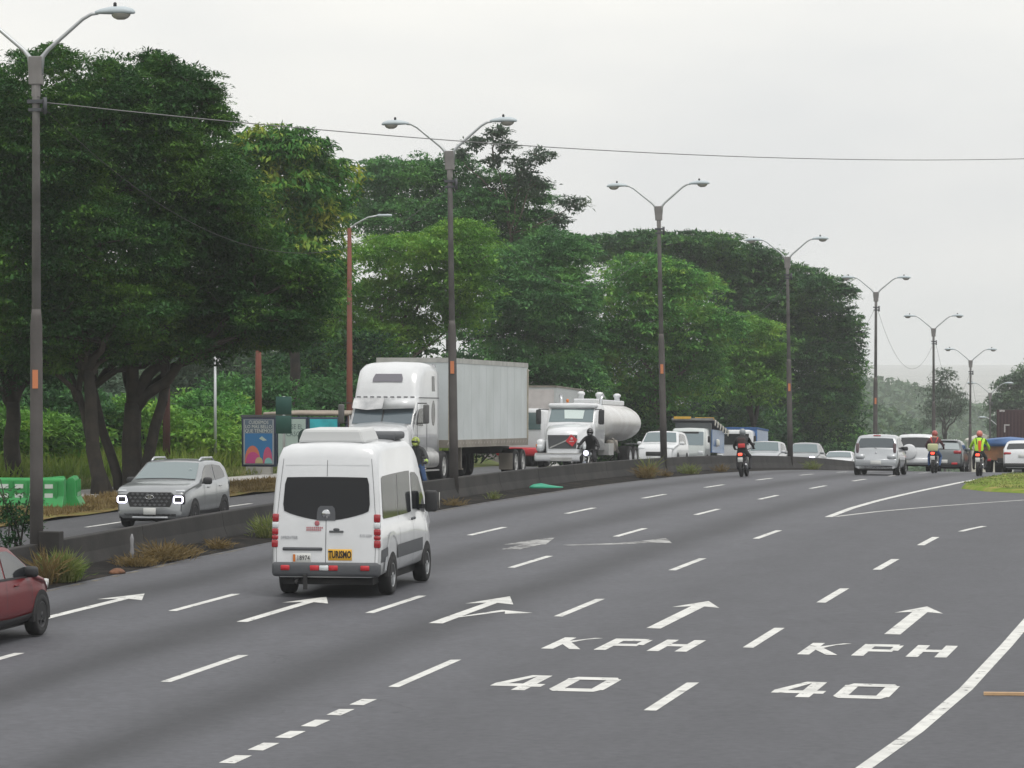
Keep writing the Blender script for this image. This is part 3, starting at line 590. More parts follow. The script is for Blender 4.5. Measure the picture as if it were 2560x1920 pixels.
# grass on the exit island
def isl_in(u, v):
    if u > 148.5: return False
    if u < 125: return v > -9 - (u - 119) * .33 and u > 119.2
    return v > -11.1 + max(0, u - 150) * .03
n = 40000; uu = RNG.uniform(119, 200, n); vv = RNG.uniform(-11.4, -2, n)
k = np.array([isl_in(a, b) for a, b in zip(uu, vv)]); uu, vv = uu[k], vv[k]; n = len(uu)
P = np.stack([uu * ST + vv * CT, uu * CT - vv * ST, np.array([surf(a, b) + .14 for a, b in zip(uu, vv)])], 1); D = RNG.normal(size=(n, 3)) * .6; D[:, 2] = 1; D /= np.linalg.norm(D, axis=1, keepdims=True)
hh = RNG.uniform(.03, .09, n); g = link('island_grass', leaf_mesh('island_grass', P + D * hh[:, None] * .5, D, unit(n), hh, hh * .3 + .01, L_GM)); tag(g, 'short green and yellowing grass on the exit island at right', 'grass', kind='stuff')
# ------------------------------------------------------------------ weeds at the foot of the median wall
def weed(u, v, w, h, n, m, label, lean=.45, nm='weed_clump', seedheads=False, dz=.02):
    t = thing(nm, label, 'weeds', W(u, v, dz), group='weeds along the median wall')
    r = np.abs(RNG.normal(size=n)) * w * .28; a = RNG.uniform(0, 2 * PI, n)
    B = np.stack([np.cos(a) * r, np.sin(a) * r, np.zeros(n)], 1); hh = h * RNG.uniform(.35, 1.05, n)
    D = np.stack([np.cos(a) * lean, np.sin(a) * lean, np.ones(n)], 1) + RNG.normal(size=(n, 3)) * np.array([.35, .35, .2]); D /= np.linalg.norm(D, axis=1, keepdims=True)
    # each blade in two pieces so that the tips arch over
    D2 = D * np.array([1.5, 1.5, .6]); D2 /= np.linalg.norm(D2, axis=1, keepdims=True)
    P = np.concatenate([B + D * hh[:, None] * .3, B + D * hh[:, None] * .55 + D2 * hh[:, None] * .25]); DD = np.concatenate([D, D2]); L = np.concatenate([hh * .65, hh * .6])
    tag_ = link('blades', leaf_mesh('blades', P, DD, unit(2 * n), L, np.full(2 * n, .010 + h * .016), m), t); tag_['kind'] = 'stuff'
    mb = MB()
    for i in range(5): mb.tube([(0, 0, -.03), (random.uniform(-.1, .1) * w, random.uniform(-.1, .1) * w, h * .4), (random.uniform(-.35, .35) * w, random.uniform(-.3, .3) * w, h * random.uniform(.6, .95))], [.012, .009, .004], 5)
    mb.build('stem', m, t, recalc=False); return t
weed(67.9, -22.95, .42, .66, 600, L_GM, 'tallest green weed clump, right of the nearest lamp post base', .20)
weed(68.4, -22.95, .40, .40, 420, L_GR, 'fresh green weed at the right of the tallest clump', .35)
weed(67.3, -23.05, .35, .75, 120, L_GD, 'dry upright stalks left of the tallest green weed clump', .15)
weed(72.6, -22.95, .8, .34, 420, L_GD, 'sprawling dry weed holding a grey rag beside the kerb', .9)
weed(74.3, -22.95, .8, .52, 460, L_GD, 'brown dry weed leaning on the wall, right of the grey rag', .7)
weed(75.7, -22.95, .7, .36, 300, L_GD, 'brown low weed between the leaning dry weed and the round tuft', .9)
weed(78.6, -23.0, .5, .30, 260, L_GD, 'small round tan tuft midway to the white van', .7)
weed(82.9, -23.1, .55, .60, 320, L_GM, 'pale green weed just left of the white van', .4)
weed(97.6, -23.1, .5, .5, 120, L_GM, 'pale weed just above the van mirror', .5)
weed(101.3, -22.9, .7, .28, 120, L_GD, 'low dry tuft between the van mirror and second lamp post', .8)
weed(106.6, -22.9, .4, .28, 80, L_GM, 'small green tuft right of the second lamp post', .5)
weed(132.8, -22.95, .6, .60, 300, L_GD, 'orange brown dry weed draped over the wall below the tanker', .5)
weed(133.9, -23.0, .3, .9, 90, L_GM, 'thin tall stalks standing above the wall by the tanker wheel', .25)
weed(136.9, -22.95, .45, .32, 120, L_GD, 'yellow tuft left of the third lamp post', .7)
weed(143.0, -23.0, .6, .5, 200, L_GM, 'grey green weed at the foot of the third lamp post', .5)
weed(151.0, -23.0, .4, .4, 130, L_GD, 'tan tuft left of the lone motorcycle on the near side', .6)
weed(180.0, -23.0, .6, .55, 180, L_GM, 'pale weed left of the silver hatchback wheel', .5)
# dark overhanging sapling beside the first post
t = thing('sapling', 'dark spindly sapling behind the wall at the left edge by the first lamp post', 'bush', W(71.2, -24.9))
mb = MB(); pads = []
for i in range(7):
    a = Vector((random.uniform(-.15, .15), 0, 0)); e = Vector((random.uniform(-.75, .35), random.uniform(-.3, .3), random.uniform(.9, 2.0))); m_ = a.lerp(e, .5) + Vector((random.uniform(-.1, .1), 0, .1)); mb.tube([a, m_, e], [.03, .02, .008], 5)
    for k in range(3):
        q = a.lerp(e, random.uniform(.35, 1.0)); pads.append((q.x, q.y, q.z, .20, .15, .17))
mb.build('stem', BARK, t, recalc=False)
P, D, Nn = pad_leaves(pads, 110, .10, .3, .9, 6, .1); n = len(P); ln = .10 * RNG.uniform(.7, 1.5, n); link('foliage', leaf_mesh('foliage', P, D, Nn, ln, ln * .4, L_DARK), t)
# ------------------------------------------------------------------ vehicles
def paint(name, c, rough=.28, metal=0.0): return mat(name, c, rough, metal, coat=.8, spec=.5, var=.06, vscale=1.5)
PW = paint('white_paint', (.66, .675, .69)); PSIL = paint('silver_paint', (.44, .46, .48), .3, .35); PGREY = paint('grey_paint', (.30, .315, .325), .3, .3); PDG = paint('dark_grey_paint', (.10, .115, .12), .3, .4)
PRED = mat('dark_red_paint', (.14, .006, .010), .35, coat=.15, spec=.35, var=.05, vscale=1.5); PBLUE = paint('blue_truck_paint', (.03, .14, .38), .35)
GLASS = mat('tinted_glass', (.012, .014, .017), .04, spec=.8, coat=.3); WIND = mat('windscreen_glass', (.10, .15, .16), .05, spec=1.0, coat=1.0)
VWIN = mat('smoked_rear_glass', (.008, .009, .011), .03, spec=.3)
RUB = mat('tyre_rubber', (.018, .018, .019), .85, bump=.2); RIM = mat('alloy_rim', (.42, .43, .44), .35, .8); RIMD = mat('dark_rim', (.05, .05, .053), .4, .5)
PLAS = mat('black_plastic', (.028, .029, .031), .6); DPL = mat('dark_grey_plastic', (.075, .08, .088), .6); CHR = mat('chrome', (.62, .63, .64), .18, 1.0)
SEAM = mat('panel_gap', (.10, .10, .11), .8); TAIL = mat('red_lens', (.34, .012, .02), .15, coat=.6); AMB = mat('amber_lens', (.6, .17, .02), .25, coat=.5); CLR = mat('clear_lens', (.62, .65, .67), .12, coat=.6)
REDREF = mat('red_reflector', (.50, .02, .03), .4); PLATE = mat('number_plate', (.62, .63, .61), .5); INK = mat('black_ink', (.015, .015, .017), .7)
ALU = mat('brushed_aluminium', (.50, .50, .49), .4, .7, var=.15); DIRTW = mat('dirty_white_panel', (.60, .64, .65), .5, dirt=(.50, .54, .54), dscale=.7); FRAME = mat('dirty_frame', (.23, .21, .18), .8, var=.25, vscale=1.0); CHAS = mat('chassis_black', (.02, .02, .021), .8)
HEAD_ON = mat('lit_headlight', (.9, .9, 1), .3, emit=(.80, .78, 1.0), estr=3.6); TAIL_ON = mat('lit_tail_lamp', (.6, .03, .02), .3, emit=(1.0, .07, .035), estr=2.6)
VCACHE = {}
def wheel(par, x, y, r, w, sgn, rim=None, spokes=5):
    rim = rim or RIM; key = (round(r, 3), round(w, 3), rim.name, spokes)
    if key not in VCACHE:
        a = MB().lathe([(r * .58, -w * .3), (r * .62, -w / 2), (r * .92, -w / 2), (r * .99, -w * .38), (r, -w * .2), (r, w * .2), (r * .99, w * .38), (r * .92, w / 2), (r * .66, w / 2), (r * .62, w * .42), (r * .60, w * .05)], 'y', 28, cap=False)
        b = MB(); b.lathe([(r * .64, w * .42), (r * .62, w * .47), (r * .57, w * .44), (r * .54, w * .12), (.001, w * .08)], 'y', 24, cap=False)
        for k in range(spokes):
            t = 2 * PI * k / spokes; b.box((math.cos(t) * r * .32, w * .36, math.sin(t) * r * .32), (r * .62, w * .14, r * .17), Matrix.Rotation(-t, 3, 'Y'))
        b.lathe([(.001, w * .46), (r * .14, w * .46), (r * .16, w * .25)], 'y', 12)
        VCACHE[key] = (a.mesh('tyre', RUB), b.mesh('rim', rim))
    ty, ri = VCACHE[key]
    o = link('wheel', ty, par, (x, y, r), (0, 0, 0 if sgn > 0 else PI)); link('rim', ri, o); return o
class Car:
    """lofted car body: local x forward from the tail, y to the left, z up"""
    def __init__(s, L, Wd, prof_, belt, z0=.22, tumble=.80, zr=None, r=.07, camber=.03, plan=None, nose=.88, tail=.9, nl=.55, tl=.3):
        s.L, s.W, s.prof, s.belt, s.z0, s.tm, s.r, s.cam = L, Wd, prof_, belt, z0, tumble, r, camber
        s.zr = zr or max(p[1] for p in prof_); s.nose, s.tail, s.nl, s.tl = nose, tail, nl, tl
    def plan(s, x):
        k = 1.0
        if x < s.tl: k = s.tail + (1 - s.tail) * math.sin(max(0, x / s.tl) * PI / 2)
        if x > s.L - s.nl: k = s.nose + (1 - s.nose) * math.sin(max(0, (s.L - x) / s.nl) * PI / 2)
        return k
    def bz(s, x):
        b = s.belt
        if x <= b[0][0]: return b[0][1]
        for (a, za), (c, zc) in zip(b, b[1:]):
            if x <= c: return za + (zc - za) * (x - a) / (c - a)
        return b[-1][1]
    def side(s, x, zt):
        hw = s.W / 2 * s.plan(x); zb = min(s.bz(x), zt - s.r * 1.2); h = zb - s.z0
        yr = hw * (1 - (1 - s.tm) * max(0, zt - s.r - zb) / max(.1, s.zr - zb)); r = s.r
        return [(hw * .86, s.z0), (hw * .965, s.z0 + .06), (hw, s.z0 + .35 * h), (hw * .998, s.z0 + .7 * h), (hw * .975, zb), (hw * .955, zb + .02), (yr + .012, zt - r), (yr - r * .28, zt - r * .3), (yr - r, zt)]
    def ring(s, x, zt):
        sd = s.side(x, zt); yl, zl = sd[-1]
        half = [(0, s.z0)] + sd + [(yl * .5, zt + s.cam * .75), (0, zt + s.cam)]
        return [(x, y, z) for y, z in half] + [(x, -y, z) for y, z in half[-2:0:-1]]
    def topz(s, x):
        for (a, za), (b, zb) in zip(s.prof, s.prof[1:]):
            if a <= x <= b: return za + (zb - za) * (x - a) / max(1e-6, b - a)
        return s.prof[-1][1]
    def body(s, name, m, par):
        mb = MB(); pts = []
        for (a, za), (b, zb) in zip(s.prof, s.prof[1:]):
            n = max(1, int(math.hypot(b - a, zb - za) / .22))
            for i in range(n): pts.append((a + (b - a) * i / n, za + (zb - za) * i / n))
        pts.append(s.prof[-1]); mb.loft([s.ring(x, z) for x, z in pts]); s.pts = pts
        return mb.build(name, m, par)
    def Y(s, x, z):
        sd = s.side(x, s.topz(x))
        for (y0, z0_), (y1, z1) in zip(sd, sd[1:]):
            if z <= z1: return y0 + (y1 - y0) * max(0, z - z0_) / max(1e-6, z1 - z0_)
        return sd[-1][0]
    def sidepatch(s, name, m, par, poly, sgn, off=.008, th=0.0):
        """poly: list of (x, zlow, zhigh)"""
        rows = []
        for x, zl, zh in poly:
            rows.append([(x, sgn * (s.Y(x, zl + (zh - zl) * t) + off), zl + (zh - zl) * t) for t in (0, .33, .67, 1)])
        return MB().loft(rows, closed=False, cap=False).build(name, m, par)
    def toppatch(s, name, m, par, pts, yf=.9, off=.012, yo=None):
        rows = []
        for i, (x, z) in enumerate(pts):
            a = pts[max(0, i - 1)]; b = pts[min(len(pts) - 1, i + 1)]; t = Vector((b[0] - a[0], 0, b[1] - a[1])).normalized(); nrm = Vector((-t.z, 0, t.x))
            y = s.side(x, z)[-1][0]; f = yf[i] if hasattr(yf, '__len__') else yf
            row = []
            for k in (-1, -.5, 0, .5, 1):
                cz = s.cam * (1 - abs(k * f)) if abs(k * f) > .5 else s.cam * (1 - .5 * abs(k * f)); cz = s.cam * (1 - (k * f) ** 2 * .9) if y > 0 else 0
                row.append((x + nrm.x * off, k * f * (y + s.r * .5), z + cz * .95 + nrm.z * off))
            rows.append(row)
        return MB().loft(rows, closed=False, cap=False).build(name, m, par)
def seg(a, b, n=4): return [(a[0] + (b[0] - a[0]) * i / n, a[1] + (b[1] - a[1]) * i / n) for i in range(n + 1)]
def arch(par, c, x, r, sgn, m, name='wheel_arch', wd=.07):
    mb = MB(); R = r + wd; y = sgn * (c.W / 2 * c.plan(x) + .006)
    poly = [(x + R * math.cos(PI * k / 14), r * .98 + R * math.sin(PI * k / 14)) for k in range(15)] + [(x - R, c.z0 - .02), (x + R, c.z0 - .02)]
    mb.prism([(p[0], max(p[1], c.z0 - .02)) for p in poly], 'y', y, y - sgn * .08); return mb.build(name, m, par, recalc=True)
def oncoming(u, v, label, cat='car', name='parked_car', group=None): return thing(name, label, cat, W(u, v, .004), road_rot(u, -1), group)
def outbound(u, v, label, cat='car', name='car', group=None): return thing(name, label, cat, W(u, v, .004), road_rot(u, 1), group)
def plate(par, c, rotz, txt=None, w=.31, h=.16):
    o = MB().rbox((0, 0, 0), (.012, w, h), .005, 1).build('number_plate', PLATE, par, loc=c); o.rotation_euler = (0, 0, 0)
    if txt: text('plate_text', txt, h * .62, INK, o, (-.0075 if rotz < 0 else .0075, 0, 0), (PI / 2, 0, -PI / 2 if rotz < 0 else PI / 2), .8)
    return o
def mirror(par, x, y, z, sgn, m=None, s=1.0):
    o = MB().rbox((0, sgn * .12 * s, 0), (.11 * s, .22 * s, .16 * s), .05 * s, 2).box((0.02, -sgn * .01, -.05), (.05, .10, .04)).build('mirror', m or PLAS, par, loc=(x, y, z)); return o
def std_car(root, c, body_m, front=True, wx=(.7, 3.1), wr=.31, ww=.2, rear_win=None, wind=None, sidew=(), lights_f=None, lights_r=None, rim=None, archm=None, glass=None, tail_on=False, spokes=5):
    c.body('body', body_m, root); MB().box((c.L / 2, 0, c.z0 - .03), (c.L - .5, c.W - .42, .10)).build('floor_pan', CHAS, root)
    for sgn in (1, -1):
        for x in wx:
            arch(root, c, x, wr, sgn, archm or CHAS); wheel(root, x, sgn * (c.W / 2 + .018 - ww / 2), wr, ww, sgn, rim, spokes)
        for poly in sidew: c.sidepatch('side_window', GLASS, root, poly, sgn)
    if rear_win: c.toppatch('rear_window', glass or GLASS, root, rear_win[0], rear_win[1])
    if wind: c.toppatch('windscreen', WIND, root, wind[0], wind[1])
def lampbox(root, name, m, c, d, r=.03, rot=None): return MB().rbox((0, 0, 0), d, r, 2, rot).build(name, m, root, loc=c)
# ---- 1. white tourist minibus --------------------------------------------------------------
def build_van():
    t = outbound(65.65, -17.20, 'white tourist minibus driving away with TURISMO plate on its rear door', 'van', 'minibus')
    t.rotation_euler.z += math.radians(2.3); t.scale = (1.02, 1.02, 1.02); L, Wd = 5.26, 1.99
    pr = [(0, .62), (.005, .70), (.03, 1.0), (.05, 1.3), (.14, 2.0), (.20, 2.45), (.25, 2.60), (.36, 2.68), (.7, 2.70), (2.0, 2.72), (3.2, 2.70), (3.55, 2.62), (3.75, 2.48), (4.45, 1.42), (4.75, 1.24), (5.1, 1.10), (5.22, .95), (5.26, .62)]
    c = Car(L, Wd, pr, [(0, 1.30), (3.2, 1.30), (4.4, 1.15), (5.26, .8)], z0=.36, tumble=.865, r=.15, camber=.035, tail=.955, nose=.82, tl=.22, nl=.8)
    c.body('body', PW, t)
    def yz(z):   # rear face x and half width at height z
        for (a, za), (b, zb) in zip(pr, pr[1:]):
            if za <= z <= zb: return a + (b - a) * (z - za) / (zb - za)
        return 0
    def rear(name, m, rows, off=.010):      # rows: (z, y0, y1)
        return MB().loft([[(yz(z) - off, y0 + (y1 - y0) * k / 4, z) for k in range(5)] for z, y0, y1 in rows], closed=False, cap=False).build(name, m, t)
    # big smoked rear window with curved lower edge
    hw = lambda z: .80 - (z - 1.38) * .065
    mb = MB(); cols = []
    for k in range(13):
        y = -1 + 2 * k / 12; zb = 1.36 + .17 * abs(y) ** 1.7; zt = 2.13 - .01 * y * y; col = []
        for j in range(6):
            z = zb + (zt - zb) * j / 5; e = 1 - .035 * (abs(y) > .95) * (j in (0, 5)); col.append((yz(z) - .010, y * hw(z) * e, z))
        cols.append(col)
    mb.loft(cols, closed=False, cap=False).build('rear_window', VWIN, t)
    badge = rear('badge_panel', DPL, [(1.362, -.17, .17), (1.5, -.165, .165), (1.58, -.15, .15), (1.62, -.11, .11)], .016)
    em = MB(); em.lathe([(.072, -.006), (.080, -.012), (.072, -.018)], 'x', 24)
    for k in range(3):
        a = PI / 2 + k * 2 * PI / 3; b1 = a + .28; b2 = a - .28
        em.add([(-.012, .012 * math.cos(a + PI), .012 * math.sin(a + PI)), (-.012, .018 * math.cos(b1 + .7), .018 * math.sin(b1 + .7)), (-.016, .073 * math.cos(a), .073 * math.sin(a)), (-.012, .018 * math.cos(b2 - .7), .018 * math.sin(b2 - .7))], [(0, 1, 2, 3)])
    em.build('star_emblem', CHR, t, loc=(yz(1.49) - .014, 0, 1.48), recalc=False)
    rear('door_gap', SEAM, [(.56, -.006, .006), (1.0, -.006, .006), (1.36, -.006, .006)], .008); rear('door_gap', SEAM, [(2.14, -.005, .005), (2.4, -.005, .005), (2.54, -.005, .005)], .008)
    for sg in (1, -1):
        rear('door_gap', SEAM, [(.62, sg * .885, sg * .893), (1.0, sg * .895, sg * .903), (1.4, sg * .885, sg * .893), (2.0, sg * .835, sg * .843), (2.45, sg * .79, sg * .798)], .004)
        # tall tail lamps: red, clear, red, amber bands
        for z0, z1, m in ((.88, 1.02, TAIL), (1.02, 1.10, AMB if False else TAIL), (1.10, 1.22, TAIL), (1.22, 1.33, CLR), (1.33, 1.48, TAIL)):
            zc = (z0 + z1) / 2; MB().rbox((0, 0, 0), (.10, .115, z1 - z0 - .006), .02, 2).build('tail_lamp', m, t, loc=(yz(zc) + .030, sg * (.925 - (zc - .9) * .02), zc))
        MB().rbox((0, 0, 0), (.03, .05, .10), .012, 2).build('door_hinge', PW, t, loc=(yz(1.86) + .03, sg * .895, 1.86))
        MB().rbox((0, 0, 0), (.04, .16, .09), .012, 1).build('bumper_reflector', REDREF, t, loc=(-.055, sg * .72, .53))
    # bumper
    bmp = MB().rbox((0, 0, 0), (.26, 1.95, .26), .07, 3).build('rear_bumper', DPL, t, loc=(.075, 0, .50))
    for y, m in ((.17, REDREF), (0, CLR), (-.17, REDREF)): MB().rbox((0, 0, 0), (.03, .165, .09), .01, 1).build('bumper_reflector', m, t, loc=(-.055, y + .02, .53))
    for sg in (1, -1): c.sidepatch('corner_trim', DPL, t, [(.1, .62, .84), (.35, .62, .86), (.62, .62, .88)], sg, .012)
    # plate, TURISMO board, handle, light bar
    MB().rbox((0, 0, 0), (.03, .72, .06), .015, 1).build('plate_lamp_bar', DPL, t, loc=(yz(.86) - .012, .42, .86))
    p = MB().rbox((0, 0, 0), (.012, .33, .165), .006, 1).build('number_plate', PLATE, t, loc=(yz(.70) - .012, .43, .70))
    MB().box((-.008, .135, 0), (.004, .04, .13)).build('plate_stripe', AMB, p); text('plate_text', '18974', .12, INK, p, (-.008, -.03, 0), (PI / 2, 0, -PI / 2), .8)
    b = MB().rbox((0, 0, 0), (.012, .43, .20), .006, 1).build('tourism_board', mat('tourism_yellow', (.72, .40, .03), .5), t, loc=(yz(.78) - .012, -.26, .76))
    text('board_text', 'TURISMO', .175, INK, b, (-.008, 0, 0), (PI / 2, 0, -PI / 2), .56, bold=.006)
    MB().rbox((0, 0, 0), (.03, .26, .035), .012, 2).sphere((0, 0, .035), (.02, .06, .03), 10, 6).build('door_handle', DPL, t, loc=(yz(1.17) - .014, -.19, 1.17))
    RL = mat('red_sticker', (.45, .14, .16), .6); GL = mat('grey_lettering', (.36, .37, .39), .4)
    mb = MB()
    for z, y0, n_ in ((1.235, .30, 9), (1.195, .30, 8)):
        for k in range(n_): mb.box((0, y0 - .2 * 0 + .02 - k * .034, z - 1.2), (.003, .022, .030))
    mb.sphere((0, .14, .115), (.003, .045, .05), 8, 6); mb.build('sticker_logo', RL, t, loc=(yz(1.2) - .011, .02, 1.2))
    text('model_lettering', 'SPRINTER', .075, GL, t, (yz(1.06) - .011, .66, 1.06), (PI / 2, 0, -PI / 2), .95)
    text('model_lettering', '515 CDI', .065, GL, t, (yz(1.15) - .011, -.72, 1.10), (PI / 2, 0, -PI / 2), .95)
    MB().rbox((0, 0, 0), (.03, .42, .025), .01, 1).build('brake_light', mat('dull_red_lens', (.20, .03, .06), .3), t, loc=(.255, 0, 2.575))
    rear('door_crease', mat('white_crease', (.62, .64, .65), .4), [(2.33, -.76, .76), (2.345, -.76, .76)], .006)
    # side windows, trim and doors
    for sg in (1, -1):
        c.sidepatch('side_window', GLASS, t, [(.42, 1.42, 2.10), (.50, 1.38, 2.13), (1.2, 1.37, 2.14), (1.75, 1.37, 2.14)], sg); c.sidepatch('side_window', GLASS, t, [(1.80, 1.37, 2.14), (2.6, 1.37, 2.14), (2.98, 1.38, 2.13)], sg)
        c.sidepatch('cab_window', GLASS, t, [(3.12, 1.42, 2.10), (3.5, 1.40, 2.08), (3.78, 1.36, 1.98), (4.12, 1.32, 1.60), (4.25, 1.30, 1.36)], sg)
        c.sidepatch('side_trim', DPL, t, [(1.45, .62, .86), (2.2, .62, .86), (3.85, .62, .86)], sg, .015)
        for x in (1.78, 3.04, 4.2): c.sidepatch('door_gap', SEAM, t, [(x, .45, 1.36), (x + .012, .45, 1.36)], sg, .006)
        for x in (2.95, 3.14): MB().rbox((0, 0, 0), (.14, .04, .05), .015, 1).build('door_handle', DPL, t, loc=(x, sg * (c.Y(x, 1.26) + .015), 1.25))
        for x in (1.05, 4.3):
            arch(t, c, x, .36, sg, CHAS, wd=.05); wheel(t, x, sg * (.995 + .02 - .12), .345, .24, sg, RIM, 6)
        c.sidepatch('fender_flare', PW, t, [(.55, .84, .90), (.75, 1.0, 1.08), (1.05, 1.06, 1.14), (1.3, 1.0, 1.08), (1.5, .84, .90)], sg, .02)
        c.sidepatch('mud_flap', CLR, t, [(.36, .46, .70), (.56, .46, .72)], sg, .02)
        MB().rbox((.03, sg * .20, 0), (.12, .24, .40), .05, 2).box((.05, sg * .05, -.1), (.06, .14, .08)).build('mirror', PLAS, t, loc=(4.02, sg * .93, 1.52))
    c.toppatch('windscreen', WIND, t, seg((3.72, 2.50), (4.42, 1.47)), .92)
    lampbox(t, 'headlight', CLR, (5.0, .72, .95), (.3, .3, .3), .08); lampbox(t, 'headlight', CLR, (5.0, -.72, .95), (.3, .3, .3), .08)
    MB().prism([(-.62, 0), (-.52, .25), (.52, .25), (.62, 0)], 'x', 0, 1.25).build('roof_air_conditioner', mat('air_conditioner_shell', (.55, .56, .56), .55), t, bevel=.05, loc=(.62, 0.02, 2.71))
    MB().rbox((0, 0, .05), (.85, .72, .14), .05, 2).build('roof_vent', DPL, t, loc=(2.75, -.45, 2.73))
    ch = MB().box((2.65, 0, .30), (4.9, 1.62, .16)).box((1.3, 0, .38), (2.2, 1.5, .16)).box((.9, .22, .3), (.5, .55, .22)).tube([(.05, .55, .33), (.8, .55, .33)], .035, 8).box((1.05, 0, .33), (.12, 1.5, .12)).box((1.6, -.3, .3), (.2, .2, .25)); ch.build('chassis', CHAS, t)
    MB().tube([(-.10, .52, .27), (.1, .52, .32)], .03, 8).box((-.08, .35, .28), (.04, .07, .26)).build('tow_hook', CHAS, t)
    return t
build_van()
# ---- 2. dark red crossover at the left edge ------------------------------------------------
def build_red():
    L, Wd = 4.25, 1.78; u1 = 57.95
    t = outbound(u1 - L, -20.52, 'dark red car with black wheel arch trim cut by the left edge of the picture')
    pr = [(0, .55), (.02, .75), (.08, .98), (.40, 1.30), (.55, 1.42), (.9, 1.49), (1.8, 1.52), (2.35, 1.47), (3.15, 1.02), (3.6, .93), (4.0, .82), (4.18, .70), (4.25, .5)]
    c = Car(L, Wd, pr, [(0, .98), (2.0, .96), (3.2, .93), (4.25, .7)], z0=.27, tumble=.76, r=.09, nose=.74, nl=.75)
    std_car(t, c, PRED, wx=(.75, 3.40), wr=.335, ww=.215, rear_win=(seg((.12, 1.0), (.5, 1.37)), .8), wind=(seg((2.40, 1.44), (3.08, 1.06)), .9), sidew=([(.55, 1.06, 1.22), (.75, 1.04, 1.36), (1.15, 1.03, 1.40), (1.75, 1.02, 1.43)], [(1.83, 1.02, 1.43), (2.2, 1.01, 1.42), (2.55, 1.0, 1.30), (2.92, .99, 1.08)]), rim=RIMD)
    for sg in (1, -1):
        c.sidepatch('sill_trim', PLAS, t, [(1.1, .26, .40), (2.0, .26, .38), (3.0, .26, .40)], sg, .016)
        for x in (1.78, 2.95): c.sidepatch('door_gap', SEAM, t, [(x, .42, .96), (x + .012, .42, .96)], sg, .006)
        for x in (1.35, 2.45): MB().rbox((0, 0, 0), (.2, .035, .03), .012, 1).build('door_handle', PRED, t, loc=(x - .2, sg * (c.Y(x, .88) + .012), .88))
        mirror(t, 2.78, sg * .80, 1.06, sg, PLAS, 1.1); MB().tube([(.7, sg * .60, 1.51), (.85, sg * .60, 1.56), (2.0, sg * .62, 1.575), (2.2, sg * .62, 1.53)], .018, 6).build('roof_rail', PLAS, t)
        c.sidepatch('window_seal', PLAS, t, [(.55, 1.02, 1.05), (1.75, .985, 1.02), (3.0, .965, .985)], sg, .012)
        lampbox(t, 'headlight', CLR, (4.0, sg * .62, .74), (.3, .26, .14), .05); lampbox(t, 'tail_lamp', TAIL, (.10, sg * .70, .95), (.15, .22, .2), .05)
build_red()
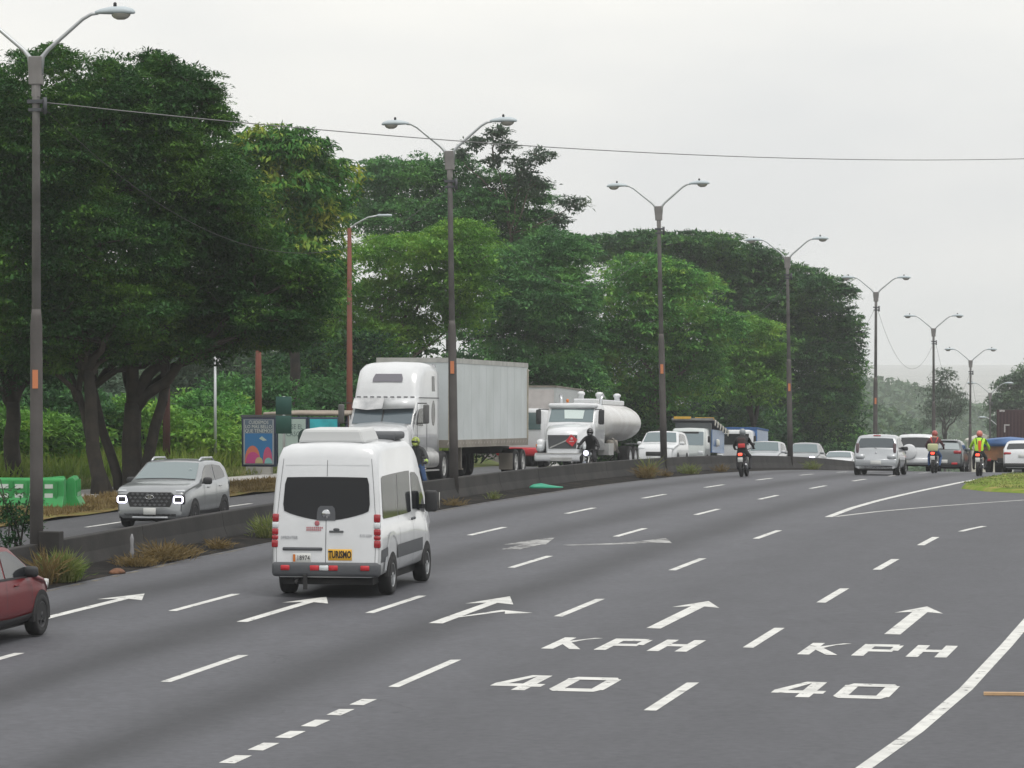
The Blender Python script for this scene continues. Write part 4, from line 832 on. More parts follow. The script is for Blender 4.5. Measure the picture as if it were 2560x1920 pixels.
# ---- 3. grey oncoming crossover with lit lamps ----------------------------------------------
def build_suv():
    L, Wd = 4.04, 1.77
    t = oncoming(86.3 + L, -26.95, 'grey oncoming crossover with square lit headlamps beyond the median wall', name='car')
    pr = [(0, .55), (.03, .9), (.10, 1.06), (.34, 1.42), (.50, 1.51), (.9, 1.56), (1.6, 1.575), (2.05, 1.54), (2.85, 1.10), (3.3, 1.06), (3.75, 1.0), (3.92, .93), (4.0, .78), (4.04, .50)]
    c = Car(L, Wd, pr, [(0, 1.04), (2.4, 1.0), (3.0, .98), (4.04, .85)], z0=.25, tumble=.77, r=.08, nose=.88, nl=.35, tail=.9, tl=.3)
    std_car(t, c, PGREY, wx=(.72, 3.24), wr=.325, ww=.21, wind=(seg((2.10, 1.505), (2.80, 1.135), 5), .93), sidew=([(.50, 1.14, 1.26), (.70, 1.12, 1.42), (1.35, 1.09, 1.47)], [(1.42, 1.09, 1.47), (1.9, 1.08, 1.46), (2.25, 1.06, 1.33), (2.5, 1.05, 1.16)]), rim=RIMD)
    for sg in (1, -1):
        h = lampbox(t, 'headlight', PLAS, (3.945, sg * .70, .70), (.16, .30, .25), .06)
        ring = MB(); ring.tube([(.075, y, z) for y, z in ((-.11, .05), (-.085, .075), (.085, .075), (.11, .05), (.11, -.05), (.085, -.075), (-.085, -.075), (-.11, -.05), (-.11, .05), (-.085, .075))], .017, 6); rg = ring.build('lit_ring', HEAD_ON, h)
        lampbox(t, 'upper_lamp', CLR, (3.90, sg * .72, .90), (.12, .22, .05), .02)
        mirror(t, 2.45, sg * .84, 1.10, sg, PLAS, 1.05)
        MB().tube([(.75, sg * .60, 1.55), (.9, sg * .60, 1.62), (1.75, sg * .60, 1.635), (1.95, sg * .60, 1.56)], .03, 6).build('roof_rail', PSIL, t)
        c.sidepatch('sill_trim', PLAS, t, [(1.05, .24, .40), (2.0, .24, .38), (2.9, .24, .40)], sg, .016)
        for x in (1.38, 2.4): c.sidepatch('door_gap', SEAM, t, [(x, .42, 1.0), (x + .012, .42, 1.0)], sg, .006)
        for x in (1.05, 2.05): MB().rbox((0, 0, 0), (.18, .035, .03), .012, 1).build('door_handle', PGREY, t, loc=(x, sg * (c.Y(x, .94) + .012), .94))
    g = MB().prism([(-.50, .52), (-.60, .80), (-.52, .875), (.52, .875), (.60, .80), (.50, .52)], 'x', 3.99, 4.045).build('grille', PLAS, t, bevel=.01)
    m = MB()
    for r in range(4):
        for k in range(9):
            y = -.48 + k * .12 + (.06 if r % 2 else 0)
            if abs(y) < .56 - (3 - r) * .03: m.add([(4.052, y - .05, .575 + r * .085), (4.052, y, .545 + r * .085), (4.052, y + .05, .575 + r * .085), (4.065, y, .605 + r * .085)], [(0, 1, 3), (1, 2, 3), (0, 3, 2)])
    m.build('grille_mesh', mat('grille_studs', (.30, .31, .32), .3, .7), g, recalc=False)
    MB().tube([(4.06, .10 * math.cos(a), .76 + .05 * math.sin(a)) for a in [k * PI / 8 for k in range(17)]], .008, 5).box((4.06, -.035, .76), (.015, .018, .075)).box((4.06, .035, .76), (.015, .018, .075)).box((4.06, 0, .76), (.015, .07, .016)).build('badge', CHR, t)
    plate(t, (4.065, .0, .42), 1)
    MB().rbox((0, 0, 0), (.22, 1.40, .16), .05, 2).build('lower_bumper', PLAS, t, loc=(3.93, 0, .33)); MB().rbox((0, 0, 0), (.1, .9, .05), .02, 2).build('skid_plate', PSIL, t, loc=(4.0, 0, .27))
    st = MB()
    for k in range(3): st.rbox((2.42 + k * .02, .52 - k * .005, 1.36 - k * .075), (.012, .08, .05), .004, 1, Matrix.Rotation(.5, 3, 'Y'))
    st.build('windscreen_sticker', mat('sticker_white', (.55, .62, .62), .5), t)
build_suv()
# ---- 4. white sleeper tractor with box trailer -----------------------------------------------
def build_semi():
    t = oncoming(115.8 + 22, -29.2, 'white tractor unit with tall sleeper cab pulling a plain white box trailer', 'truck', 'articulated_truck')
    X0 = 22.0        # nose at local x = 22
    cab = MB(); Wc = 1.10
    # cab and sleeper shell with rounded tall roof; x from 15.6 (back) to 19.4 (windscreen base)
    sec = []
    prf = [(15.7, 3.82), (16.0, 3.92), (17.0, 3.95), (17.6, 3.91), (17.95, 3.80), (18.22, 3.60), (18.42, 3.30), (18.56, 2.95), (18.66, 2.70), (18.78, 2.48), (19.25, 1.92), (19.3, 1.78)]
    for x, z in prf:
        w = Wc * (1.0 if x < 18.2 else .98); r = .32 if z > 2.9 else .10
        half = [(0, .95), (w, .95), (w, 1.6), (w, 2.2), (w, min(2.75, z - r * 1.0)), (w * .985, z - r), (w * .985 - r * .12, z - r * .45), (w * .985 - r * .5, z - r * .12), (w * .985 - r, z), (0, z + .03)]
        sec.append([(x, y, zz) for y, zz in half] + [(x, -y, zz) for y, zz in half[-2:0:-1]])
    cabo = MB().loft(sec).build('cab', PW, t)
    # hood sloping down, narrower than the cab
    hs = []
    for x, w, z in ((19.15, 1.06, 1.96), (19.8, 1.02, 1.90), (20.6, .94, 1.78), (21.4, .82, 1.60), (21.85, .72, 1.44), (21.98, .66, 1.25), (22.0, .62, .95)):
        half = [(0, .62), (w, .62), (w * 1.01, 1.0), (w * .98, z - .22), (w * .90, z - .08), (w * .74, z - .01), (0, z + .05)]; hs.append([(x, y, zz) for y, zz in half] + [(x, -y, zz) for y, zz in half[-2:0:-1]])
    MB().loft(hs).build('hood', PW, t)
    for sg in (1, -1):
        MB().rbox((0, 0, 0), (1.5, .34, .62), .14, 3).build('front_fender', PW, t, loc=(20.6, sg * 1.02, .98)); wheel(t, 20.55, sg * 1.02, .51, .30, sg, ALU, 8)
        lampbox(t, 'headlight', CLR, (21.6, sg * .86, 1.0), (.3, .28, .26), .08)
    MB().rbox((0, 0, 0), (.25, 2.35, .38), .09, 2).build('front_bumper', CHR, t, loc=(21.95, 0, .52)); MB().box((21.985, 0, 1.0), (.05, .95, .62)).build('grille', CHR, t)
    # split windscreen, visor, roof window
    for a, b in ((.02, .99), (-.99, -.02)):
        MB().add([(19.27, a, 1.93), (19.27, b, 1.93), (18.84, b * .985, 2.44), (18.84, a * .985, 2.44)], [(0, 1, 2, 3)]).build('windscreen', mat('truck_windscreen', (.10, .13, .15), .06, spec=.9), t, recalc=False)
    MB().box((19.05, 0, 2.19), (.05, .04, .6), Matrix.Rotation(-.62, 3, 'Y')).build('windscreen_post', PLAS, t)
    vis = lambda y0, y1, m: MB().loft([[(19.08, y0, 2.40), (19.02, y1, 2.44), (18.74, y1, 2.76), (18.74, y0, 2.76)], [(19.04, y0, 2.40), (18.98, y1, 2.44), (18.70, y1, 2.76), (18.70, y0, 2.76)]]).build('sun_visor', m, t)
    vis(-.01, 1.04, PW); MB().loft([[(19.02, -1.04, 2.44), (19.05, -.55, 2.38), (19.08, -.02, 2.42)], [(18.92, -1.04, 2.60), (18.84, -.5, 2.57), (18.92, -.02, 2.60)], [(18.74, -1.04, 2.76), (18.72, -.5, 2.75), (18.74, -.02, 2.76)]], closed=False, cap=False).build('sun_visor', mat('bare_metal_visor', (.36, .37, .38), .35, .7, dirt=(.62, .62, .62), dscale=2.0), t)
    mk_ = MB()
    for k in range(9): mk_.box((18.70, -.9 + k * .225, 2.80), (.05, .13, .04), Matrix.Rotation(.3, 3, 'Z'))
    mk_.build('visor_brackets', DPL, t)
    MB().loft([[(18.455, -.50, 3.30), (18.455, .50, 3.30)], [(18.37, -.50, 3.42), (18.37, .50, 3.42)], [(18.27, -.44, 3.56), (18.27, .44, 3.56)]], closed=False, cap=False).build('roof_window', mat('grey_roof_glass', (.16, .155, .18), .3), t)
    for sg in (1, -1):
        y = sg * (Wc + .008)
        MB().add([(18.05, y, 1.86), (18.85, y, 1.90), (18.62, y, 2.40), (18.05, y, 2.44)], [(0, 1, 2, 3)]).build('door_window', GLASS, t, recalc=False)
        MB().prism([(16.55 + .26 * math.cos(k * PI / 8), 2.28 + .42 * math.sin(k * PI / 8)) for k in range(16)], 'y', y, y - sg * .02).build('sleeper_window', GLASS, t)
        MB().prism([(16.30, 3.00), (16.75, 3.00), (16.72, 3.50), (16.40, 3.50)], 'y', sg * 1.062, sg * 1.10).build('upper_sleeper_window', GLASS, t)
        gp = MB()
        for x in (17.5, 18.85): gp.box((x, y, 1.8), (.025, .006, 1.6))
        gp.box((17.2, y, 2.78), (2.9, .006, .03)); gp.build('panel_gap', SEAM, t)
        MB().rbox((0, 0, 0), (.10, .20, .62), .04, 2).build('mirror', mat('grey_mirror', (.12, .12, .12), .5), t, loc=(18.95, sg * 1.42, 2.25)); MB().tube([(18.8, sg * 1.1, 2.6), (18.93, sg * 1.42, 2.6)], .02, 6).tube([(18.8, sg * 1.1, 1.95), (18.93, sg * 1.42, 1.95)], .02, 6).build('mirror_arm', PLAS, t)
        MB().rbox((0, 0, 0), (2.0, .60, .56), .18, 3).build('fuel_tank', ALU, t, loc=(17.0, sg * .92, .76)); MB().box((0, 0, 0), (2.2, .30, .05)).build('cab_step', ALU, t, loc=(17.2, sg * 1.06, .40))
        for x in (13.9, 15.2): wheel(t, x, sg * .92, .51, .52, sg, ALU, 8)
        MB().tube([(15.55, sg * .85, 1.0), (15.55, sg * .85, 3.6), (15.45, sg * .85, 3.9)], .07, 8).build('exhaust_stack', CHR, t)
    MB().box((16.0, 0, .85), (11.0, .8, .25)).build('chassis', CHAS, t)
    # box trailer
    xr, xf, zb, zt, hw = 1.7, 14.9, 1.12, 4.14, 1.25
    tr = MB().box(((xr + xf) / 2, 0, (zb + .25 + zt - .16) / 2), (xf - xr, 2 * hw - .03, zt - zb - .41)).build('trailer_box', DIRTW, t)
    MB().box(((xr + xf) / 2, 0, zt - .08), (xf - xr + .03, 2 * hw, .16)).build('top_rail', mat('rail_grey', (.40, .40, .38), .6, var=.15), tr)
    MB().box(((xr + xf) / 2, 0, zb + .13), (xf - xr + .03, 2 * hw + .01, .26)).build('bottom_rail', FRAME, tr)
    for x in (xf - .06, xr + .06):
        for sg in (1, -1): MB().box((x, sg * hw, (zt + zb) / 2), (.14, .035, zt - zb - .44)).build('corner_post', mat('post_tan', (.36, .33, .27), .7, var=.15), tr)
    for sg in (1, -1):
        pn = MB()
        for k in range(1, 11): pn.box((xr + (xf - xr) * k / 11, sg * (hw - .014), (zt + zb + .09) / 2), (.02, .006, zt - zb - .46))
        pn.build('side_seams', mat('seam_grey', (.485, .525, .535), .5), tr)
        for x in (2.4, 3.65): wheel(t, x, sg * .98, .50, .50, sg, ALU, 8)
        MB().box((11.3, sg * .8, .75), (.16, .16, .8)).box((11.3, sg * .8, .36), (.25, .25, .05)).build('landing_leg', FRAME, t); MB().box((4.45, sg * 1.0, .55), (.02, .5, .6)).build('mud_flap', FRAME, t)
        pn = MB()
        for k in range(28): pn.box((xr + .4 + k * .48, sg * (hw + .012), zb + .14), (.16, .006, .05), Matrix.Rotation(.5, 3, 'Y'))
        pn.build('reflective_tape', mat('worn_tape', (.34, .31, .28), .7), tr)
    MB().box((3.2, 0, .95), (3.4, 1.0, .25)).build('trailer_bogie', CHAS, t)
build_semi()
# ---- 5. second box trailer behind, seen past the tanker ----------------------------------------
def build_trailer2():
    t = oncoming(173.3 + 14.5, -36.0, 'grey white box truck trailer partly hidden behind the tanker', 'truck', 'box_truck')
    b = MB().box((8.5, 0, 2.45), (7, 2.5, 2.6)).build('box', mat('pale_grey_panel', (.44, .46, .46), .5, var=.06, vscale=.4), t); MB().box((8.5, 0, 3.79), (7.05, 2.54, .09)).build('top_rail', FRAME, b)
    MB().box((12.03, 0, 2.45), (.05, 2.3, 2.4)).build('front_panel', mat('pinkish_panel', (.50, .47, .46), .6, var=.1), b)
    MB().rbox((13.3, 0, 1.7), (2.2, 2.3, 2.0), .2, 3).build('cab', PW, t); MB().box((14.42, 0, 2.1), (.03, 2.0, .8)).build('windscreen', WIND, t); MB().rbox((14.1, 0, .65), (.8, 2.3, .4), .1, 2).build('front_bumper', mat('red_bumper', (.5, .02, .03), .4), t)
    for sg in (1, -1):
        for x in (6.2, 7.5, 13.2): wheel(t, x, sg * .98, .5, .4, sg, ALU, 8)
    MB().box((9.2, 0, .85), (8.5, .8, .25)).build('chassis', CHAS, t)
build_trailer2()
# ---- 6. tanker truck -----------------------------------------------------------------------
def build_tanker():
    t = oncoming(152.6 + 9.6, -29.9, 'white fuel tanker truck with red hazard diamond on its grille', 'truck', 'tanker_truck')
    # local x: 9.6 = bumper
    sec = []
    for x, z in ((5.6, 2.62), (5.75, 2.72), (6.6, 2.76), (7.05, 2.70), (7.2, 2.58), (7.75, 1.92), (7.8, 1.75)):
        w = 1.05; r = .12; half = [(0, .8), (w, .8), (w, 1.85), (w * .99, z - r), (w * .96, z - r * .3), (w * .88, z), (0, z + .04)]; sec.append([(x, y, q) for y, q in half] + [(x, -y, q) for y, q in half[-2:0:-1]])
    MB().loft(sec).build('cab', PW, t)
    hs = []
    for x, w, z in ((7.65, 1.0, 1.90), (8.3, .92, 1.84), (9.0, .80, 1.72), (9.42, .70, 1.58), (9.5, .66, 1.40), (9.52, .62, .8)):
        half = [(0, .62), (w, .62), (w, 1.0), (w * .98, z - .15), (w * .86, z - .02), (0, z + .04)]; hs.append([(x, y, q) for y, q in half] + [(x, -y, q) for y, q in half[-2:0:-1]])
    MB().loft(hs).build('hood', PW, t)
    g = MB().prism([(-.58, .86), (-.62, 1.42), (.62, 1.42), (.58, .86)], 'x', 9.50, 9.545).build('grille', mat('grille_dark', (.07, .075, .08), .5), t, bevel=.01)
    MB().box((9.555, .0, 1.12), (.02, 1.15, .05), Matrix.Rotation(.42, 3, 'X')).build('grille_bar', ALU, g)
    hz = MB().box((9.58, .40, 1.20), (.015, .36, .36), Matrix.Rotation(PI / 4 + .12, 3, 'X')).build('hazard_diamond', mat('hazard_red', (.55, .03, .04), .5), t)
    MB().sphere((9.592, .40, 1.27), (.004, .05, .06), 8, 6).box((9.591, .40, 1.16), (.004, .20, .035)).build('hazard_flame', mat('hazard_white', (.6, .45, .45), .5), hz)
    MB().rbox((0, 0, 0), (.3, 2.3, .34), .08, 2).build('front_bumper', PW, t, loc=(9.6, 0, .50)); MB().box((9.76, 0, .66), (.03, 2.2, .04)).box((9.76, .0, .42), (.03, .9, .14)).build('bumper_slots', ALU, t)
    MB().add([(7.735, -.94, 1.98), (7.735, .94, 1.98), (7.30, .90, 2.52), (7.30, -.90, 2.52)], [(0, 1, 2, 3)]).build('windscreen', WIND, t, recalc=False)
    MB().add([(7.64, -.28, 2.12), (7.65, .50, 2.11), (7.36, .52, 2.47), (7.34, -.35, 2.49)], [(0, 1, 2, 3)]).build('windscreen_shade', mat('pale_sunshade', (.52, .60, .58), .6), t, recalc=False)
    MB().rbox((0, 0, 0), (.35, 2.08, .20), .08, 3).build('roof_visor', PW, t, loc=(7.2, 0, 2.66)); bc = MB().lathe([(.06, 0), (.06, .12), (.03, .15)], 'z', 10).build('beacon', AMB, t, loc=(6.9, -.3, 2.8))
    for sg in (1, -1):
        MB().rbox((0, 0, 0), (1.35, .36, .55), .16, 3).build('front_fender', PW, t, loc=(8.75, sg * .98, .98)); wheel(t, 8.7, sg * 1.0, .5, .28, sg, PW, 8)
        lampbox(t, 'headlight', CLR, (9.36, sg * .98, .92), (.2, .26, .22), .07); lampbox(t, 'indicator', AMB, (9.3, sg * 1.12, .98), (.18, .08, .12), .03)
        MB().rbox((0, 0, 0), (.12, .22, .62), .05, 2).build('mirror', PLAS, t, loc=(7.9, sg * 1.34, 2.18)); MB().tube([(7.5, sg * 1.0, 2.5), (7.9, sg * 1.34, 2.5)], .022, 6).build('mirror_arm', PLAS, t)
        MB().add([(6.0, sg * 1.058, 1.9), (7.1, sg * 1.058, 1.92), (6.98, sg * 1.055, 2.45), (6.0, sg * 1.055, 2.47)], [(0, 1, 2, 3)]).build('door_window', GLASS, t, recalc=False)
        for x in (-1.4, -.1): wheel(t, x, sg * .92, .5, .5, sg, PW, 8)
        MB().rbox((0, 0, 0), (2.9, .12, .04), .015, 1).build('rear_fender', DPL, t, loc=(-.7, sg * 1.1, 1.08)); MB().box((5.0, sg * 1.0, .85), (1.2, .45, .5)).build('tool_box', ALU, t)
        MB().tube([(5.45, sg * .85, 1.0), (5.45, sg * .85, 2.95), (5.3, sg * .92, 3.15)], .07, 8).build('exhaust_stack', CHR, t)
    # elliptical tank, overhanging dome ends
    rr = []
    TM = mat('tank_white', (.66, .66, .65), .35, dirt=(.52, .50, .48), dscale=.8, coat=.3)
    for x, k in ((-3.1, .25), (-3.04, .6), (-2.9, .85), (-2.65, .98), (-2.4, 1.0), (4.6, 1.0), (4.9, .97), (5.1, .8), (5.15, .3)):
        rr.append([(x, 1.2 * k * math.cos(a), 2.0 + .82 * k * math.sin(a)) for a in [2 * PI * j / 28 for j in range(28)]])
    tk = MB().loft(rr).build('tank', TM, t); MB().box((1.2, 0, 2.88), (7.3, .9, .22)).build('walkway_coaming', PW, tk, bevel=.05)
    for k, x in enumerate((-2.0, .2, 2.3, 4.4)): MB().lathe([(.13, 0), (.12, .14), (.17, .17), (.17, .26), (.08, .32)], 'z', 12).build('manhole_valve', PW, tk, loc=(x, .2 * (-1) ** k, 2.99))
    MB().tube([(2.0, .1, 3.2), (1.5, .2, 3.3), (1.1, .3, 2.95)], .02, 6).build('vapour_pipe', ALU, tk)
    MB().box((3.2, 0, .85), (11.8, .8, .24)).build('chassis', CHAS, t)
    mb = MB()
    for k in range(4): mb.tube([(4.2 - k * .12, 1.12, 1.3), (3.1 - k * .12, 1.15, .7)], .035, 6)
    mb.build('hose_rack', mat('dusty_hose', (.22, .21, .19), .7), t); MB().rbox((3.6, 1.0, 1.0), (1.4, .3, .5), .08, 2).build('valve_cabinet', FRAME, t)
build_tanker()
# ---- 7. queue of smaller oncoming traffic --------------------------------------------------------
def sedan(L=4.4, Wd=1.76, H=1.46): return Car(L, Wd, [(0, .55), (.04, .95), (.55, 1.03), (.75, 1.08), (1.35, H - .06), (1.7, H), (2.3, H), (2.6, H - .05), (3.25, .98), (3.8, .92), (4.15, .80), (L - .02, .68), (L, .48)], [(0, .93), (2.5, .92), (3.3, .90), (L, .75)], z0=.22, tumble=.74, r=.08, nose=.80, nl=.6, tail=.86)
def suvp(L=4.4, Wd=1.83, H=1.72): return Car(L, Wd, [(0, .6), (.03, 1.0), (.12, 1.12), (.35, H - .12), (.5, H - .03), (1.2, H), (2.2, H), (2.55, H - .06), (3.2, 1.16), (3.8, 1.10), (4.2, 1.0), (L - .02, .85), (L, .5)], [(0, 1.08), (2.6, 1.06), (3.3, 1.04), (L, .9)], z0=.28, tumble=.80, r=.09, nose=.86, nl=.5, tail=.9)
def oncoming_car(u, v, c, m, label, H, wx, wr, ws, lamps=CLR, grille=True, name='car', lit=False):
    t = oncoming(u + c.L, v, label, name=name, group='oncoming traffic queue')
    x0, z0_, x1, z1 = ws; std_car(t, c, m, wx=wx, wr=wr, wind=(seg((x0, z0_), (x1, z1)), .93), sidew=([(.75, c.bz(1) + .06, H - .22), (1.0, c.bz(1) + .05, H - .14), (1.7, c.bz(1.7) + .05, H - .10)], [(1.78, c.bz(1.7) + .05, H - .10), (2.3, c.bz(2) + .05, H - .11), (2.9, c.bz(2.9) + .05, c.bz(2.9) + .16)]))
    for sg in (1, -1):
        h = lampbox(t, 'headlight', lamps, (c.L - .22, sg * (c.W / 2 - .26), c.topz(c.L - .22) - .10), (.34, .34, .15), .05); mirror(t, x1 - .25, sg * c.W / 2 * .97, c.bz(x1) + .12, sg, m, 1.0)
    if lit: lampbox(t, 'lit_lamp', HEAD_ON, (c.L - .06, c.W / 2 - .3, c.topz(c.L - .22) - .08), (.08, .26, .14), .04)
    if grille: MB().rbox((0, 0, 0), (.06, .9, .20), .03, 2).build('grille', PLAS, t, loc=(c.L - .01, 0, .66))
    plate(t, (c.L + .02, 0, .45), 1); MB().rbox((0, 0, 0), (.12, 1.3, .14), .05, 2).build('lower_bumper', PLAS, t, loc=(c.L - .05, 0, .33)); return t
t = oncoming_car(172.6, -29.4, suvp(), PW, 'white oncoming crossover half hidden by the third lamp post', 1.72, (.85, 3.45), .34, (2.6, 1.65, 3.15, 1.20))
t = oncoming_car(207.5, -29.4, suvp(4.6, 1.85, 1.76), PSIL, 'silver oncoming pickup style car right of the near side lone motorcyclist', 1.76, (.9, 3.6), .35, (2.6, 1.69, 3.15, 1.20))
t = oncoming_car(200.3, -26.2, sedan(4.3, 1.74, 1.56), PGREY, 'grey oncoming car with one lit headlamp by the fourth lamp post', 1.56, (.8, 3.4), .31, (2.65, 1.47, 3.2, 1.02), lit=True)
t = oncoming_car(215.5, -26.2, sedan(4.5, 1.76, 1.40), PW, 'white oncoming saloon just left of the silver hatchback', 1.40, (.85, 3.55), .31, (2.65, 1.32, 3.2, 1.02))
def build_recovery():
    t = oncoming(193 + 7.5, -31.2, 'recovery truck with grey cab and yellow loading deck tilted over its roof', 'truck', 'recovery_truck', 'oncoming traffic queue')
    PC = paint('pale_grey_green_paint', (.50, .54, .53))
    sec = []
    for x, z in ((5.6, 2.05), (5.8, 2.15), (6.9, 2.12), (7.1, 2.0), (7.42, 1.2), (7.5, .9)):
        w = .92; half = [(0, .55), (w, .55), (w, 1.2), (w * .95, z - .12), (w * .9, z - .03), (w * .8, z), (0, z + .03)]; sec.append([(x, y, q) for y, q in half] + [(x, -y, q) for y, q in half[-2:0:-1]])
    MB().loft(sec).build('cab', PC, t); MB().add([(7.42, -.84, 1.24), (7.42, .84, 1.24), (7.14, .80, 1.95), (7.14, -.80, 1.95)], [(0, 1, 2, 3)]).build('windscreen', mat('grey_windscreen', (.18, .23, .25), .1, spec=.9), t, recalc=False)
    MB().box((7.17, 0, 1.90), (.03, 1.1, .10)).build('windscreen_sticker', PLAS, t); lampbox(t, 'headlight', CLR, (7.45, .7, .85), (.15, .3, .2), .05); lampbox(t, 'headlight', CLR, (7.45, -.7, .85), (.15, .3, .2), .05); plate(t, (7.53, 0, .55), 1)
    bd = MB().box((3.0, 0, 2.35), (5.6, 2.2, .12), Matrix.Rotation(-.10, 3, 'Y')).build('tilt_deck', mat('deck_grey', (.20, .20, .20), .7, .3, var=.2), t)
    MB().box((5.7, .62, 2.66), (.12, 1.0, .13)).box((5.75, -.55, 2.70), (.12, .9, .13)).box((5.4, -.1, 2.62), (.3, 1.6, .07)).build('deck_edge', mat('deck_yellow', (.55, .33, .05), .6, var=.15), bd)
    fr = MB()
    for k in range(6): fr.box((5.2 - k * .9, 1.12, 2.44 - k * .09), (.10, .05, .34), Matrix.Rotation(-.5, 3, 'Y'))
    fr.build('deck_slats', mat('pale_slats', (.45, .44, .38), .7), bd)
    MB().box((3.3, .86, 1.5), (4.2, .25, 1.2)).box((3.3, -.86, 1.5), (4.2, .25, 1.2)).build('side_body', PBLUE, t); MB().box((5.5, 0, 1.7), (.12, 1.9, 1.5)).build('head_board', PDG, t)
    for sg in (1, -1):
        wheel(t, 6.6, sg * .82, .40, .24, sg, RIM, 6); wheel(t, 1.9, sg * .82, .40, .40, sg, RIM, 6); MB().rbox((0, 0, 0), (.08, .14, .34), .03, 2).build('mirror', PLAS, t, loc=(7.2, sg * 1.1, 1.55)); lampbox(t, 'side_light', mat('white_tank', (.6, .6, .55), .4), (4.0, sg * 1.05, 1.42), (.5, .2, .4), .1)
    MB().box((3.8, 0, .7), (7.0, .7, .2)).build('chassis', CHAS, t)
build_recovery()
def build_bluebox():
    t = oncoming(214 + 6.5, -31.9, 'white cabbed truck with blue body and dark open side, far end of queue', 'truck', 'delivery_truck', 'oncoming traffic queue')
    MB().rbox((0, 0, 0), (1.7, 2.0, 1.75), .16, 3).build('cab', PW, t, loc=(5.6, 0, 1.62)); MB().box((6.47, 0, 1.95), (.03, 1.75, .62)).build('windscreen', GLASS, t)
    b = MB().box((2.4, 0, 1.75), (4.6, 2.2, 1.7)).build('cargo_body', PBLUE, t, bevel=.04); MB().box((2.4, 0, 2.64), (4.7, 2.26, .10)).build('roof_tarp', mat('blue_tarp', (.03, .10, .26), .7, bump=.4), b); MB().box((4.74, 0, 1.7), (.03, 2.0, 1.3)).build('dark_panel', PLAS, b)
    for sg in (1, -1):
        for x in (1.3, 5.6): wheel(t, x, sg * .85, .42, .26, sg, RIM, 6)
        lampbox(t, 'headlight', CLR, (6.45, sg * .75, 1.0), (.1, .3, .2), .04); MB().rbox((0, 0, 0), (.08, .16, .4), .03, 2).build('mirror', PLAS, t, loc=(6.3, sg * 1.2, 1.95))
    MB().rbox((0, 0, 0), (.2, 2.0, .3), .06, 2).build('front_bumper', DPL, t, loc=(6.45, 0, .65)); MB().box((3.2, 0, .75), (6, .7, .2)).build('chassis', CHAS, t)
build_bluebox()
# ---- 8. outbound cars at the crest -----------------------------------------------------------------
def build_hatch():
    t = outbound(147.5, -16.35, 'silver hatchback driving away, nearest of the cars at the crest', group='cars driving away at the crest'); L, Wd = 3.75, 1.74
    c = Car(L, Wd, [(0, .42), (.0, .62), (.06, .68), (.10, .98), (.14, 1.04), (.40, 1.46), (.52, 1.54), (1.2, 1.58), (1.9, 1.54), (2.7, 1.05), (3.3, .95), (3.65, .78), (3.75, .5)], [(0, .98), (2.0, .96), (3.75, .8)], z0=.26, tumble=.82, r=.09, tail=.93, tl=.25, nose=.8)
    std_car(t, c, PSIL, wx=(.55, 2.98), wr=.30, ww=.19, rear_win=(seg((.155, 1.06), (.39, 1.43)), [.93, .93, .92, .90, .87]), wind=(seg((1.95, 1.50), (2.65, 1.08)), .9), sidew=([(.55, 1.08, 1.2), (.75, 1.05, 1.42), (1.25, 1.03, 1.47)], [(1.32, 1.03, 1.47), (1.8, 1.02, 1.46), (2.4, 1.0, 1.15)]), glass=mat('grey_rear_glass', (.06, .075, .085), .06, spec=.9))
    for sg in (1, -1):
        lampbox(t, 'tail_lamp', mat('grey_red_lens', (.13, .09, .10), .25), (.14, sg * .73, 1.05), (.12, .13, .42), .04); lampbox(t, 'bumper_corner', PSIL, (.06, sg * .62, .72), (.20, .36, .24), .09); mirror(t, 2.35, sg * .80, 1.04, sg, PLAS)
        MB().box((.45, sg * .72, .17), (.1, .18, .3)).build('mud_flap', PLAS, t)
    plate(t, (-.035, .0, .50), -1, w=.42); MB().rbox((0, 0, 0), (.10, 1.64, .30), .06, 2).build('rear_bumper', PSIL, t, loc=(.03, 0, .50)); MB().box((.06, 0, .30), (.12, 1.3, .16)).build('under_bumper', CHAS, t); pass
    MB().rbox((0, 0, 0), (.02, .07, .05), .01, 1).build('badge', CHR, t, loc=(.075, 0, .88)); MB().tube([(.10, -.02, 1.05), (.20, .18, 1.10)], .008, 5).build('rear_wiper', PLAS, t); MB().tube([(1.0, 0, 1.60), (.9, 0, 1.82)], .006, 5).build('aerial', PLAS, t); MB().rbox((0, 0, 0), (.04, .3, .04), .015, 1).build('rear_spoiler_lamp', TAIL, t, loc=(.46, 0, 1.56))
build_hatch()
